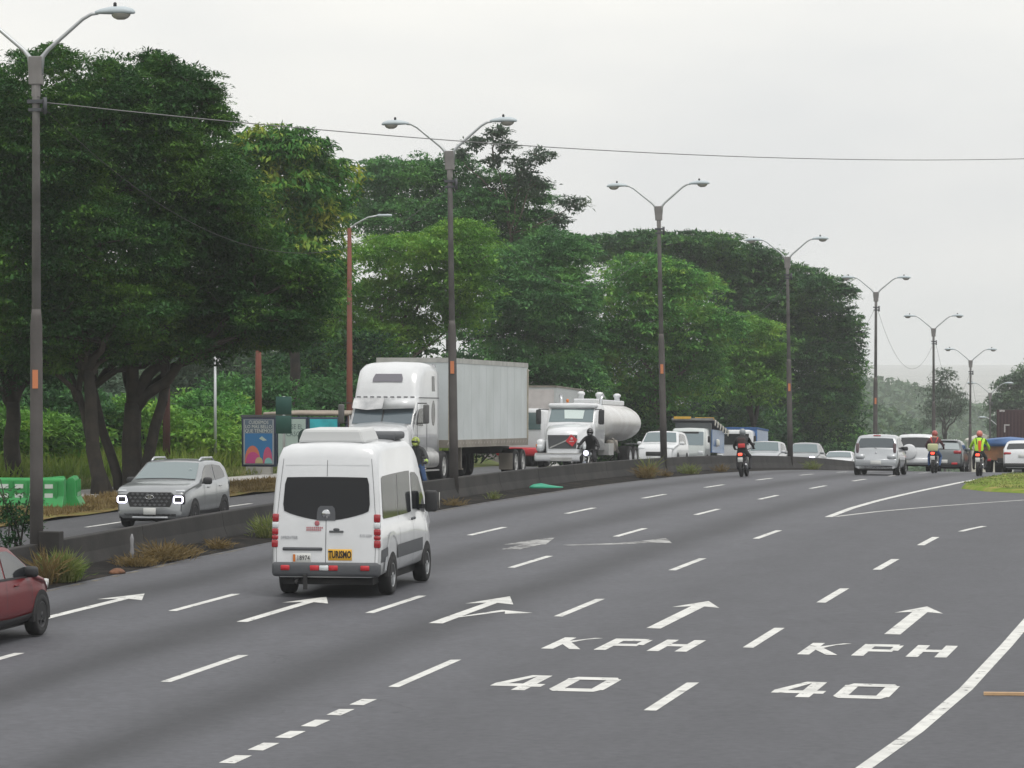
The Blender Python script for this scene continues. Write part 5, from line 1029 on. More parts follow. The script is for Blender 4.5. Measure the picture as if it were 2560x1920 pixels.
def build_spare():
    t = outbound(178.5, -17.9, 'white boxy off roader with spare wheel cover on its tailgate', group='cars driving away at the crest')
    c = Car(4.1, 1.78, [(0, .5), (.03, .98), (.06, 1.05), (.18, 1.62), (.3, 1.72), (1.2, 1.75), (2.2, 1.73), (2.85, 1.15), (3.7, 1.08), (4.05, .9), (4.1, .5)], [(0, 1.05), (3, 1.05), (4.1, .9)], z0=.32, tumble=.88, r=.08)
    std_car(t, c, PW, wx=(.7, 3.2), wr=.35, rear_win=(seg((.075, 1.10), (.17, 1.58)), .90), wind=(seg((2.25, 1.68), (2.8, 1.2)), .9), sidew=([(.45, 1.12, 1.60), (1.3, 1.12, 1.64)], [(1.4, 1.12, 1.64), (2.0, 1.12, 1.62), (2.6, 1.12, 1.25)]))
    MB().lathe([(.001, -.12), (.32, -.12), (.36, -.09), (.37, .02), (.34, .06)], 'x', 24).build('spare_wheel_cover', PW, t, loc=(-.06, .30, .92)); MB().rbox((0, 0, 0), (.2, 1.7, .26), .06, 2).build('rear_bumper', PW, t, loc=(.02, 0, .50)); plate(t, (-.09, .45, .48), -1)
    for sg in (1, -1): lampbox(t, 'tail_lamp', TAIL, (.05, sg * .80, .72), (.1, .10, .26), .03); mirror(t, 2.5, sg * .85, 1.2, sg); MB().tube([(.5, sg * .62, 1.77), (1.9, sg * .62, 1.80)], .02, 6).build('roof_rail', PLAS, t)
build_spare()
def build_greyhatch():
    t = outbound(179, -16.6, 'dark grey hatchback with red tail lamps, right of the red helmet rider', group='cars driving away at the crest')
    c = Car(4.0, 1.78, [(0, .45), (.02, .78), (.10, .95), (.14, 1.0), (.50, 1.36), (.62, 1.44), (1.3, 1.50), (2.0, 1.46), (2.8, 1.0), (3.5, .9), (3.95, .7), (4.0, .45)], [(0, .97), (2, .95), (4, .75)], z0=.22, tumble=.78, r=.09, tail=.9)
    std_car(t, c, PDG, wx=(.7, 3.2), wr=.32, rear_win=(seg((.17, 1.03), (.48, 1.33)), .86), wind=(seg((2.05, 1.42), (2.75, 1.04)), .9), sidew=([(.7, 1.03, 1.26), (1.0, 1.02, 1.36), (1.5, 1.0, 1.39)], [(1.58, 1.0, 1.39), (2.0, 1.0, 1.37), (2.55, .98, 1.1)]), glass=mat('pale_rear_glass', (.30, .34, .35), .08, spec=.9))
    for sg in (1, -1): lampbox(t, 'tail_lamp', TAIL, (.10, sg * .63, .92), (.16, .38, .17), .06); lampbox(t, 'fog_lamp', REDREF, (.0, sg * .5, .38), (.06, .28, .10), .02); mirror(t, 2.4, sg * .82, 1.05, sg, PDG)
    plate(t, (-.02, .0, .48), -1, w=.34, h=.17); MB().rbox((0, 0, 0), (.12, 1.66, .18), .05, 2).build('rear_bumper', PLAS, t, loc=(.05, 0, .34)); MB().rbox((0, 0, 0), (.02, .09, .06), .01, 1).build('badge', CHR, t, loc=(.085, 0, .85)); MB().rbox((0, 0, 0), (.2, 1.2, .05), .02, 2).build('roof_spoiler', PSIL, t, loc=(.60, 0, 1.49))
build_greyhatch()
def build_whitecar():
    t = outbound(176.5, -12.75, 'white car with red tail lamps cut by the right edge of the picture', group='cars driving away at the crest')
    c = Car(4.3, 1.78, [(0, .45), (.02, .85), (.10, 1.0), (.14, 1.04), (.55, 1.36), (.65, 1.43), (1.4, 1.49), (2.1, 1.46), (2.9, 1.0), (3.8, .9), (4.25, .7), (4.3, .45)], [(0, 1.0), (2, .98), (4.3, .75)], z0=.22, tumble=.78, r=.09)
    std_car(t, c, PW, wx=(.75, 3.4), wr=.32, rear_win=(seg((.17, 1.06), (.52, 1.33)), .86), wind=(seg((2.15, 1.42), (2.85, 1.04)), .9), sidew=([(.7, 1.05, 1.26), (1.0, 1.04, 1.36), (1.6, 1.02, 1.39)], [(1.68, 1.02, 1.39), (2.1, 1.02, 1.37), (2.65, 1.0, 1.1)]))
    for sg in (1, -1): lampbox(t, 'tail_lamp', TAIL, (.08, sg * .66, .88), (.14, .36, .14), .05); mirror(t, 2.5, sg * .82, 1.05, sg, PW)
    plate(t, (-.01, 0, .78), -1); MB().rbox((0, 0, 0), (.14, 1.66, .20), .05, 2).build('rear_bumper', PLAS, t, loc=(.04, 0, .34))
build_whitecar()
def build_tarp():
    t = outbound(187, -14.3, 'open truck with a rusty orange bed under a blue tarpaulin, behind the lime jacket rider', 'truck', 'tarped_truck')
    b = MB().box((3.2, 0, 1.0), (6.2, 2.3, .75)).build('truck_bed', mat('rusty_orange_bed', (.30, .13, .05), .7, dirt=(.13, .075, .045), dscale=2.0), t)
    sec = []
    for i in range(9):
        x = i * .78; h = 1.62 + .07 * math.sin(i * 1.9) + .08 * (i > 1); sec.append([(x, 1.20, 1.30), (x, 1.19, 1.5 + .05 * math.sin(i * 3)), (x, 1.05, h - .03), (x, 0, h + .05), (x, -1.05, h - .04), (x, -1.19, 1.5), (x, -1.20, 1.30)])
    MB().loft(sec).build('tarpaulin', mat('blue_tarpaulin', (.05, .12, .28), .55, var=.3, vscale=1.2, bump=.5, bscale=5), t)
    MB().rbox((0, 0, 0), (1.8, 2.0, 1.2), .15, 2).build('cab', PW, t, loc=(7.4, 0, 1.1))
    for sg in (1, -1):
        for x in (1.2, 7.2): wheel(t, x, sg * .9, .45, .35, sg, RIMD, 6)
        lampbox(t, 'tail_lamp', TAIL, (.05, sg * .85, .62), (.06, .25, .12), .02)
    MB().box((4, 0, .62), (8, .8, .2)).build('chassis', CHAS, t)
build_tarp()
def build_container():
    t = outbound(222, -16.3, 'dark brown shipping container on a truck at the right edge of the picture', 'truck', 'container_truck')
    BR = mat('container_brown', (.055, .030, .034), .6, var=.2, vscale=.6)
    b = MB().box((6, 0, 2.75), (12, 2.44, 2.6)).build('container', BR, t, bevel=.02); rb = MB()
    for k in range(12): rb.box((-.012, -1.1 + k * .2, 2.75), (.03, .07, 2.4))
    rb.build('door_ribs', mat('container_brown_light', (.075, .042, .045), .6), b); MB().box((-.03, .62, 3.15), (.02, .32, .08)).box((-.03, .74, 2.95), (.02, .08, .46)).box((0, .9, 3.98), (.05, .3, .12)).build('white_mark', mat('container_mark', (.45, .43, .42), .6), b)
    MB().box((6.5, 0, 1.2), (13, .9, .3)).build('chassis', CHAS, t); MB().rbox((0, 0, 0), (2, 2.4, 2.6), .2, 2).build('cab', PW, t, loc=(13.6, 0, 1.9))
    for sg in (1, -1):
        for x in (1.2, 2.5, 13.4): wheel(t, x, sg * .95, .5, .45, sg, ALU, 8)
build_container()
# ------------------------------------------------------------------ motorcycles and riders
def motorcycle(u, v, sgn, label, lit_front=False, box=None, tail=True, yaw=0, lean=0, plate_txt=None, body_m=None):
    r = road_rot(u, sgn); t = thing('motorcycle', label, 'motorcycle', W(u, v, .004), (lean, r[1], r[2] + yaw), group='motorcycles in the traffic')
    R = .30
    for x in (.66, -.66):
        a = MB().lathe([(R * .72, -.05), (R * .9, -.06), (R, -.03), (R, .03), (R * .9, .06), (R * .72, .05)], 'y', 22, cap=False).build('wheel', RUB, t, loc=(x, 0, R))
        s = MB().lathe([(R * .70, -.02), (R * .73, 0), (R * .70, .02)], 'y', 20, cap=False)
        for k in range(5): s.tube([(0, 0, 0), (math.cos(k * 1.257) * R * .7, 0, math.sin(k * 1.257) * R * .7)], .012, 4)
        s.build('rim', RIMD, a)
    MB().tube([(.66, .09, R), (.48, .09, .80)], .025, 8).tube([(.66, -.09, R), (.48, -.09, .80)], .025, 8).box((.48, 0, .78), (.08, .24, .05)).build('fork', ALU, t)
    MB().rbox((0, 0, 0), (.42, .26, .34), .06, 2).tube([(.1, 0, .0), (.12, 0, .25)], .10, 8).build('engine', mat('engine_grey', (.09, .09, .095), .5, .6), t, loc=(.06, 0, .42))
    MB().tube([(.48, 0, .80), (.1, 0, .62), (-.2, 0, .62), (-.55, 0, .78)], .03, 6).tube([(-.05, .0, .45), (-.66, .07, R)], .028, 6).tube([(-.05, .0, .45), (-.66, -.07, R)], .028, 6).build('frame', PLAS, t)
    MB().sphere((.20, 0, .82), (.27, .15, .14), 14, 8).build('fuel_tank', body_m or PDG, t)
    MB().loft([[(.02, y, z) for y, z in ((-.11, .76), (.11, .76), (.12, .82), (0, .85), (-.12, .82))], [(-.30, y, z) for y, z in ((-.13, .76), (.13, .76), (.14, .83), (0, .86), (-.14, .83))], [(-.72, y, z) for y, z in ((-.09, .84), (.09, .84), (.10, .90), (0, .92), (-.10, .90))]]).build('seat', PLAS, t)
    MB().tube([(.40, .36, 1.02), (.48, .16, 1.03), (.50, 0, .96), (.48, -.16, 1.03), (.40, -.36, 1.02)], .016, 6).build('handlebar', PLAS, t)
    for sg in (1, -1): MB().tube([(.44, sg * .22, 1.02), (.46, sg * .30, 1.18)], .008, 5).rbox((.46, sg * .33, 1.20), (.03, .13, .08), .02, 1).build('mirror', PLAS, t)
    h = MB().sphere((.62, 0, .90), (.09, .12, .11), 12, 8).build('headlight', PLAS, t); MB().sphere((.665, 0, .90), (.06, .095, .09), 12, 8).build('headlight_lens', HEAD_ON if lit_front else CLR, h)
    MB().rbox((0, 0, 0), (.05, .15, .09), .02, 2).build('tail_lamp', TAIL_ON if tail else TAIL, t, loc=(-.80, 0, .84)); MB().box((-.80, 0, .66), (.02, .16, .22)).build('rear_mudguard', PLAS, t); plate(t, (-.825, 0, .64), -1, plate_txt, .19, .17)
    MB().loft([[(.66 + .33 * math.cos(a), y, R + .33 * math.sin(a)) for y in (-.06, 0, .06)] for a in [.3 + k * .35 for k in range(6)]], closed=False, cap=False).build('front_mudguard', body_m or PDG, t)
    MB().tube([(.1, -.16, .32), (-.5, -.19, .36), (-.78, -.19, .46)], [.025, .045, .05], 8).build('exhaust', CHR, t)
    if box is not None: MB().rbox((0, 0, 0), (.36, .42, .32), .05, 2).build('top_box', box, t, loc=(-.72, 0, 1.08))
    return t
SKIN = mat('skin', (.32, .18, .12), .6); SHOE = mat('dark_shoes', (.02, .02, .022), .7)
def tomesh(o):
    dg = bpy.context.evaluated_depsgraph_get(); me = bpy.data.meshes.new_from_object(o.evaluated_get(dg)); return me
def rider(bike, jacket, trousers, helmet, label, lean=.12, feet_down=False, visor=True, glove=None, pack=None, straps=None, extra=None, head_turn=0, hip_lift=0):
    """one continuous skinned body astride the bike, facing local +x"""
    J = {'pel': (-.22, 0, .96), 'ab': (-.20 + lean * .3, 0, 1.12), 'ch': (-.17 + lean, 0, 1.34), 'nk': (-.13 + lean * 1.35, 0, 1.52), 'hd': (-.10 + lean * 1.5, 0, 1.60)}
    V = [J['pel'], J['ab'], J['ch'], J['nk'], J['hd']]; R = [(.155, .14), (.15, .13), (.175, .135), (.07, .07), (.085, .09)]; E = [(0, 1), (1, 2), (2, 3), (3, 4)]
    hands = []
    for sg in (1, -1):
        o = len(V); sh = (J['ch'][0] + .01, sg * .20, 1.41); el = (.08 + lean * .6, sg * .36, 1.15); wr = (.36, sg * .35, 1.04); hd = (.41, sg * .35, 1.04)
        V += [sh, el, wr, hd]; R += [(.078, .078), (.056, .056), (.040, .040), (.038, .045)]; E += [(2, o), (o, o + 1), (o + 1, o + 2), (o + 2, o + 3)]; hands.append((hd, sg))
        o = len(V); hp = (-.18, sg * .11, .92)
        if feet_down: kn, an, to = (.16, sg * .27, .62), (.02, sg * .33, .12), (.16, sg * .34, .05)
        else: kn, an, to = (.24, sg * .25, .72), (-.06, sg * .22, .33), (.12, sg * .22, .27)
        V += [hp, kn, an, to]; R += [(.105, .105), (.072, .072), (.05, .05), (.045, .05)]; E += [(0, o), (o, o + 1), (o + 1, o + 2), (o + 2, o + 3)]
    for hd, sg in hands:            # fingers of different lengths closed round the grip, thumb underneath
        hi = 8 if sg > 0 else 16
        hi = V.index(hd)
        for k, (dy, ln) in enumerate(((-.036, .045), (-.012, .052), (.012, .050), (.036, .038))):
            o = len(V); V += [(hd[0] + .030, hd[1] + dy, hd[2] + .012), (hd[0] + .030 + ln * .5, hd[1] + dy, hd[2] - .005), (hd[0] + .022 + ln * .4, hd[1] + dy, hd[2] - .035)]; R += [(.012, .012), (.011, .011), (.009, .009)]; E += [(hi, o), (o, o + 1), (o + 1, o + 2)]
        o = len(V); V += [(hd[0] + .005, hd[1] - sg * .045, hd[2] - .01), (hd[0] + .03, hd[1] - sg * .05, hd[2] - .035)]; R += [(.013, .013), (.010, .010)]; E += [(hi, o), (o, o + 1)]
    me = bpy.data.meshes.new('body'); me.from_pydata(V, E, []); o = bpy.data.objects.new('tmp', me); COL.objects.link(o)
    sk = o.modifiers.new('skin', 'SKIN'); sd = o.modifiers.new('sub', 'SUBSURF'); sd.levels = 1; sd.render_levels = 1
    for i, s in enumerate(me.skin_vertices[0].data): s.radius = R[i]; s.use_root = (i == 0)
    res = tomesh(o); bpy.data.objects.remove(o); res.materials.clear()
    for m in (jacket, trousers, SHOE, glove or SKIN): res.materials.append(m)
    for p in res.polygons:
        c = p.center; k = 0
        if c.z < (.17 if feet_down else .34): k = 2
        elif c.z < 1.0 and (c.x < .30 and not (abs(c.y) > .28 and c.z > .9)): k = 1
        if c.x > .345 and c.z > .93: k = 3
        if c.z > 1.50: k = 3
        p.material_index = k; p.use_smooth = True
    t = thing('person', label, 'person', bike.location, bike.rotation_euler, group='riders on motorcycles')
    b = link('body', res, t)
    hx, hz = J['hd'][0] + .02, 1.66
    h = MB().sphere((0, 0, 0), (.145, .125, .145), 16, 12).rbox((.07, 0, -.085), (.15, .17, .10), .045, 2).build('helmet', helmet, t, loc=(hx, 0, hz)); h.rotation_euler = (0, 0, head_turn)
    MB().sphere((.045, 0, .0), (.112, .110, .055), 14, 8).build('visor', mat('dark_visor', (.015, .015, .018), .1, coat=.5), h)
    if pack: MB().rbox((0, 0, 0), (.14, .30, .40), .06, 3).build('backpack', pack, t, loc=(J['ch'][0] - .20, 0, 1.26))
    if straps:
        s = MB()
        for sg in (1, -1): s.tube([(J['ch'][0] - .145, sg * .03, 1.20), (J['ch'][0] - .15, sg * .12, 1.40), (J['ch'][0] - .02, sg * .15, 1.52)], .022, 6)
        s.build('strap', straps, t)
    if extra: extra(t, J)
    return t
BLK = mat('black_jacket', (.022, .022, .025), .8); GRYJ = mat('dark_grey_jacket', (.055, .058, .06), .85, var=.2); JEAN = mat('blue_jeans', (.05, .10, .22), .85, var=.2); DKT = mat('dark_trousers', (.03, .03, .034), .85)
LIME = mat('lime_jacket', (.42, .72, .04), .7); ORNG = mat('orange_pack', (.75, .12, .03), .7); REDH = mat('red_helmet', (.35, .07, .06), .3, coat=.5); BLKH = mat('black_helmet', (.02, .02, .025), .25, coat=.6); GRYH = mat('grey_helmet', (.22, .24, .26), .3, coat=.5); YGH = mat('yellow_green_helmet', (.42, .52, .08), .35, dirt=(.03, .035, .03), dscale=7, coat=.4)
m1 = motorcycle(106.6, -25.2, -1, 'dark motorcycle filtering between the box truck and the median wall')
def knee(t, J):
    s = MB()
    for sg in (1, -1): s.tube([(.12 + .1, sg * .35, 1.12), (.30, sg * .355, 1.06)], .058, 8)
    s.build('reflective_cuff', mat('reflective_lime', (.40, .55, .15), .6), t)
rider(m1, GRYJ, JEAN, YGH, 'rider in dark jacket and jeans with a yellow green helmet beside the box truck', feet_down=True, glove=BLK, extra=knee)
m2 = motorcycle(133.4, -25.2, -1, 'dark motorcycle with a glaring round headlight in front of the tanker', lit_front=True, lean=-.08)
rider(m2, BLK, DKT, BLKH, 'rider in black with a black helmet in front of the tanker grille', glove=BLK, lean=.2)
m3 = motorcycle(139.6, -20.4, 1, 'dark motorcycle alone in the near left lane with a red tail lamp', lean=-.05, plate_txt=None)
def packred(t, J): MB().rbox((0, 0, 0), (.05, .26, .16), .03, 2).build('red_patch', mat('red_patch', (.55, .05, .05), .7), t, loc=(J['ch'][0] - .30, 0, 1.16))
rider(m3, BLK, DKT, GRYH, 'rider in black with grey helmet and red back patch, alone in the left lane', glove=BLK, pack=mat('dark_pack', (.05, .03, .03), .8), extra=packred)
m4 = motorcycle(158.5, -15.1, 1, 'motorcycle with a pale yellow rear box between the spare wheel car and the grey hatchback', box=mat('pale_yellow_box', (.50, .52, .30), .6))
rider(m4, mat('maroon_jacket', (.09, .035, .04), .8), JEAN, REDH, 'rider in dark maroon jacket and jeans with dull red helmet and crossed red strap', straps=mat('red_strap', (.55, .06, .05), .7), head_turn=.5, lean=.15)
m5 = motorcycle(149.3, -12.45, 1, 'dark motorcycle at the white exit line ridden by the lime jacket rider')
def webbing(t, J):
    s = MB()
    for sg in (1, -1): s.tube([(J['ch'][0] - .16, sg * .06, 1.05), (J['ch'][0] - .15, sg * .10, 1.42), (J['ch'][0], sg * .14, 1.52)], .016, 6)
    s.build('strap', BLK, t); MB().rbox((0, 0, 0), (.06, .13, .46), .03, 2).build('orange_bag', ORNG, t, loc=(J['ch'][0] - .19, -.03, 1.17))
rider(m5, LIME, DKT, mat('salmon_helmet', (.55, .16, .13), .35, coat=.5), 'rider in bright lime jacket with red helmet and orange back bag', extra=webbing, glove=BLK)
# ------------------------------------------------------------------ street lamps on the median
POST = mat('weathered_post', (.105, .096, .092), .8, dirt=(.062, .057, .055), dscale=1.2); POSTU = mat('weathered_post_top', (.24, .23, .225), .8, dirt=(.10, .094, .09), dscale=.9); GALV = mat('galvanised_arm', (.50, .52, .53), .45, .5); LAMPB = mat('lamp_housing', (.46, .52, .55), .5); BOWL = mat('lamp_bowl', (.34, .33, .30), .15, coat=.4); ORS = mat('orange_sticker', (.62, .22, .10), .6)
def lamp_head(par, sgn, m):
    o = MB().loft([[(sgn * x, w * math.cos(a), zc + h * math.sin(a) * (1 if math.sin(a) > 0 else .45)) for a in [2 * PI * k / 12 for k in range(12)]] for x, w, h, zc in ((1.20, .035, .04, .86), (1.32, .085, .075, .87), (1.55, .135, .11, .875), (1.80, .145, .11, .87), (1.96, .09, .07, .86), (2.0, .03, .03, .855))]).build('lamp_head', m, par)
    MB().sphere((sgn * 1.72, 0, .845), (.20, .12, .13), 12, 8).build('lamp_bowl', BOWL, o); MB().lathe([(.035, 0), (.035, .07), (.02, .09)], 'z', 8).build('photocell', PLAS, o, loc=(sgn * 1.60, 0, .97)); return o
def build_lamp(label):
    t = thing('street_lamp', label, 'street lamp', (0, 0, 0), group='double arm street lamps on the median'); H = 9.85
    MB().lathe([(.135, -.3), (.128, 2.0), (.118, 4.7), (.104, 4.85), (.090, 5.0)], 'z', 12).build('lower_post', POST, t)
    MB().lathe([(.090, 5.0), (.072, 9.25), (.070, 9.35)], 'z', 12).build('upper_post', POSTU, t)
    MB().box((0, 0, 9.62), (.26, .17, .55)).box((0, 0, 9.25), (.15, .13, .3)).build('post_cap', POSTU, t, bevel=.02)
    b = MB().box((0, 0, 9.02), (.30, .20, .07)).box((0, 0, 8.86), (.26, .18, .06)).tube([(.18, 0, 8.78), (.18, 0, 9.1)], .045, 8); b.build('cable_bracket', DPL, t)
    for sg in (1, -1):
        MB().tube([(sg * .10, 0, 9.55), (sg * .13, 0, 9.88), (sg * .25, 0, 10.02), (sg * .95, 0, 10.60), (sg * 1.12, 0, 10.69), (sg * 1.26, 0, 10.71)], [.05, .05, .042, .036, .034, .034], 8).build('lamp_arm', GALV, t)
        h = lamp_head(t, sg, LAMPB); h.location = (0, 0, 9.85)
    MB().box((.02, -.128, 3.65), (.11, .012, .36)).build('sticker', ORS, t); return t
LBL = ['nearest double arm street lamp, cut by the left top edge, orange sticker on its post', 'double arm street lamp standing in front of the white box trailer', 'double arm street lamp right of the tanker truck', 'double arm street lamp against the dome of the huge rain tree', 'double arm street lamp at the right rim of the rain tree', 'hazy double arm street lamp right of the rain tree, in open sky', 'small double arm street lamp rising between the two hazy trees', 'hazy small double arm lamp in front of the dense right tree', 'farthest tiny double arm lamp low beside the dark container']
SP = [(69.46, -.05, 0, .0), (105.98, -24 + 24, -.014, 0), (142.5, 0, -.022, .22), (179.0, 0, -.016, .12), (215.6, 0, .004, .45), (252.1, 0, -.003, .55), (288.6, 0, .005, .8), (325.1, 0, 0, .9), (361.6, 0, 0, .8)]
lamp0 = None; TOPS = []
for i, (u, dv, ln, dz) in enumerate(SP):
    o = build_lamp(LBL[i]) if lamp0 is None else copy_tree(lamp0)
    if lamp0 is None: lamp0 = o
    o.location = W(u, -23.93 + dv, .18 + dz); o.rotation_euler = (0, ln, -TH); o['label'] = LBL[i]
    if i > 4:
        for c in [c for c in o.children if c.name.startswith('sticker')]: bpy.data.objects.remove(c)
    TOPS.append(o.location + Vector((0, 0, 9.0)))
MB().box((0, 0, .28), (.42, .30, .95)).build('concrete_plinth', MATS['sooty_concrete_pale'], lamp0, bevel=.02, loc=(.30, -.02, -.05))
# cables
CAB = mat('cable', (.20, .20, .20), .7); CABD = mat('dark_cable', (.04, .04, .04), .7)
def cable(a, b, sag, label, r=.012, n=24, m=None):
    mb = MB(); pts = [a.lerp(b, i / n) - Vector((0, 0, sag * 4 * (i / n) * (1 - i / n))) for i in range(n + 1)]
    c = a.copy(); mb.tube([p - c for p in pts], r, 5); o = mb.build('power_cable', CAB if r > .01 else CABD, None, loc=c); tag(o, label, 'cable', 'overhead cables'); return o
a = TOPS[0]
cable(a + Vector((.2, 0, 0)), Vector((17.5, 118, 10.55)), .45, 'long thin cable crossing the sky from the nearest lamp post to the right edge', .011)
cable(a + Vector((.2, 0, -.15)), TOPS[1] + Vector((-.1, 0, 0)), 2.4, 'sagging cable from the nearest lamp post in front of the left trees', .007)
for i in range(1, 8): cable(TOPS[i] + Vector((.1, 0, 0)), TOPS[i + 1], 2.6, ['', 'sagging cable between the second and third lamp posts', 'sagging cable between the third and fourth lamp posts', 'sagging cable over the rain tree between fourth and fifth lamp posts', 'sagging cable in open sky between the fifth and sixth lamp posts', 'sagging cable in open sky between the sixth and seventh lamp posts', 'short hazy cable right of the seventh lamp post', 'farthest hazy cable near the dark container'][i], .008)
# ------------------------------------------------------------------ far side poles
RUST = mat('rust_red_pole', (.19, .055, .035), .75, dirt=(.12, .042, .03), dscale=1.0); DRED = mat('dark_red_pole', (.09, .035, .03), .8, dirt=(.05, .022, .02))
def red_lamp(u, v, m, label, h=9.7, arm=True):
    t = thing('street_lamp', label, 'street lamp', W(u, v, .1), (0, 0, -TH), group='rust red lamp poles beyond the footpath')
    MB().lathe([(.14, -.3), (.13, 3), (.085, h)], 'z', 10).build('pole', m, t); 
    if not arm: t.name = 'red_pole'; t['category'] = 'pole'; return t
    MB().tube([(0, 0, h - .1), (.25, -.05, h + .15), (.8, -.1, h + .42), (1.25, -.1, h + .5)], .035, 6).build('lamp_arm', GALV, t); MB().rbox((0, 0, 0), (.6, .2, .1), .04, 2).build('lamp_head', LAMPB, t, loc=(1.5, -.1, h + .5)); return t
red_lamp(148.9, -38, RUST, 'rust red lamp pole with curved grey arm left of the box truck')
red_lamp(135.2, -38, RUST, 'rust red pole rising behind the poster stand', 6.0, False)
red_lamp(123.6, -38, DRED, 'dark red pole just above the grey crossover roof', 5.0, False)
t = thing('camera_pole', 'slim grey pole with a small white box near its top', 'pole', W(129.5, -38, .1), group=None)
MB().lathe([(.055, -.2), (.045, 4.4)], 'z', 10).build('pole', GALV, t); MB().rbox((0, 0, 0), (.18, .14, .26), .03, 2).build('junction_box', mat('box_white', (.6, .62, .62), .5), t, loc=(.13, -.05, 3.95))
# ------------------------------------------------------------------ bus stop posters, shelter, sign back, cabinet
NAVY = mat('navy_frame', (.018, .028, .06), .5); BEIGE = mat('shelter_roof', (.26, .22, .18), .8, var=.2)
def txt_lines(par, lines, m, x, zs, size, sx, yofs=0):
    for s, z in zip(lines, zs): text('poster_text', s, size, m, par, (x, yofs, z), (PI / 2, 0, -PI / 2), sx, .002)
def poster_stand(u, v, rz=0):
    t = thing('poster_stand', 'freestanding navy framed poster with pink hills and sky left of the green sign', 'poster', W(u, v, .12), (0, 0, HEAD + rz))
    MB().rbox((0, 0, 1.12), (.16, 1.26, 1.74), .04, 2).build('frame', NAVY, t); MB().box((0, 0, .1), (.3, .9, .3)).build('plinth', CONC, t); MB().box((.02, 0, 2.02), (.2, 1.3, .08)).build('top_cap', DPL, t)
    MB().box((-.084, 0, 1.12), (.008, 1.10, 1.58)).build('poster_border', mat('poster_grey', (.30, .32, .34), .5), t)
    s = MB().box((-.0885, 0, 1.66), (.006, 1.0, .46)).build('poster_sky', mat('poster_slate', (.10, .14, .19), .5), t); MB().box((-.0885, 0, .89), (.006, 1.0, 1.06)).build('poster_picture', mat('poster_blue', (.03, .16, .36), .5), t)
    def hill(name, yc, w, h, m, x):
        MB().prism([(yc - w, .37)] + [(yc + w * math.cos(PI - k * PI / 10) , .37 + h * math.sin(k * PI / 10) ** .8) for k in range(11)] + [(yc + w, .37)], 'x', x, x - .004).build(name, m, t)
    hill('poster_hill', .22, .28, .62, mat('poster_orange', (.55, .16, .10), .5), -.0925); hill('poster_hill', .20, .26, .40, mat('poster_pink', (.50, .06, .22), .5), -.0975); hill('poster_hill', -.33, .17, .58, mat('poster_rose', (.48, .08, .17), .5), -.1025); hill('poster_hill', -.02, .14, .22, mat('poster_sand', (.45, .38, .20), .5), -.1075); hill('poster_hill', -.36, .14, .20, mat('poster_teal', (.20, .42, .42), .5), -.1125)
    MB().prism([(-.30, 1.18), (-.12, 1.32), (-.02, 1.24), (-.16, 1.16)], 'x', -.0925, -.0965).build('poster_bird', mat('poster_pale', (.40, .48, .42), .5), t)
    txt_lines(s, ['CUIDEMOS', 'LO MÁS BELLO', 'QUE TENEMOS'], mat('poster_white', (.55, .56, .52), .6), -.0935, [1.80, 1.65, 1.50], .17, .86)
    return t
poster_stand(127.3, -35.75)
t = thing('bus_shelter', 'bus shelter with flat beige roof holding a white and a teal poster', 'bus shelter', W(133.2, -35.05, .12), (0, 0, HEAD))
MB().rbox((.4, .1, 2.12), (4.6, 3.2, .12), .05, 2).build('roof', BEIGE, t)
for x in (-1.6, 2.4):
    for y in (-1.35, 1.5): MB().tube([(x, y, -.1), (x, y, 2.08)], .05, 8).build('post', NAVY, t)
MB().rbox((1.2, 1.2, .48), (2.4, .4, .06), .02, 2).box((.2, 1.2, .22), (.08, .36, .46)).box((2.2, 1.2, .22), (.08, .36, .46)).build('bench', DPL, t)
for yc, m, nm in ((.56, mat('poster_mint', (.42, .52, .48), .5), 'white'), (-.62, mat('poster_deep_teal', (.04, .40, .46), .5, var=.25, vscale=2.0), 'teal')):
    f = MB().rbox((-2.0, yc, 1.13), (.12, 1.16, 1.78), .03, 2).build('poster_frame', NAVY, t); MB().box((-2.064, yc, 1.15), (.008, 1.02, 1.60)).build('poster', m, f)
    if nm == 'white': txt_lines(f, ['USE EL', 'CASCO'], mat('poster_ink', (.10, .15, .15), .6), -2.072, [1.66, 1.40], .25, .8, yc - .12)
t = thing('road_sign', 'dark green backs of two stacked road sign panels on a post', 'sign', W(124.5, -34.1, .1), (0, 0, HEAD))
GSB = mat('sign_back_green', (.015, .075, .06), .6); MB().tube([(.04, 0, -.2), (.04, 0, 2.75)], .05, 8).build('post', GALV, t); MB().rbox((0, 0, 2.43), (.03, .56, .62), .01, 1).build('sign_panel', GSB, t); MB().rbox((0, 0, 1.78), (.03, .56, .62), .01, 1).build('sign_panel', GSB, t)
t = thing('utility_cabinet', 'dark green round topped cabinet between the green sign post and the white poster', 'cabinet', W(127.5, -34.15, .1), (0, 0, HEAD))
MB().prism([(-.26, -.1), (-.26, 1.35)] + [(-.26 * math.cos(k * PI / 8), 1.35 + .26 * math.sin(k * PI / 8)) for k in range(1, 8)] + [(.26, 1.35), (.26, -.1)], 'x', 0, .4).build('body', mat('cabinet_green', (.03, .06, .05), .7), t, bevel=.02); MB().box((-.008, 0, .75), (.012, .4, 1.1)).build('door', mat('cabinet_door', (.035, .07, .058), .7), t)
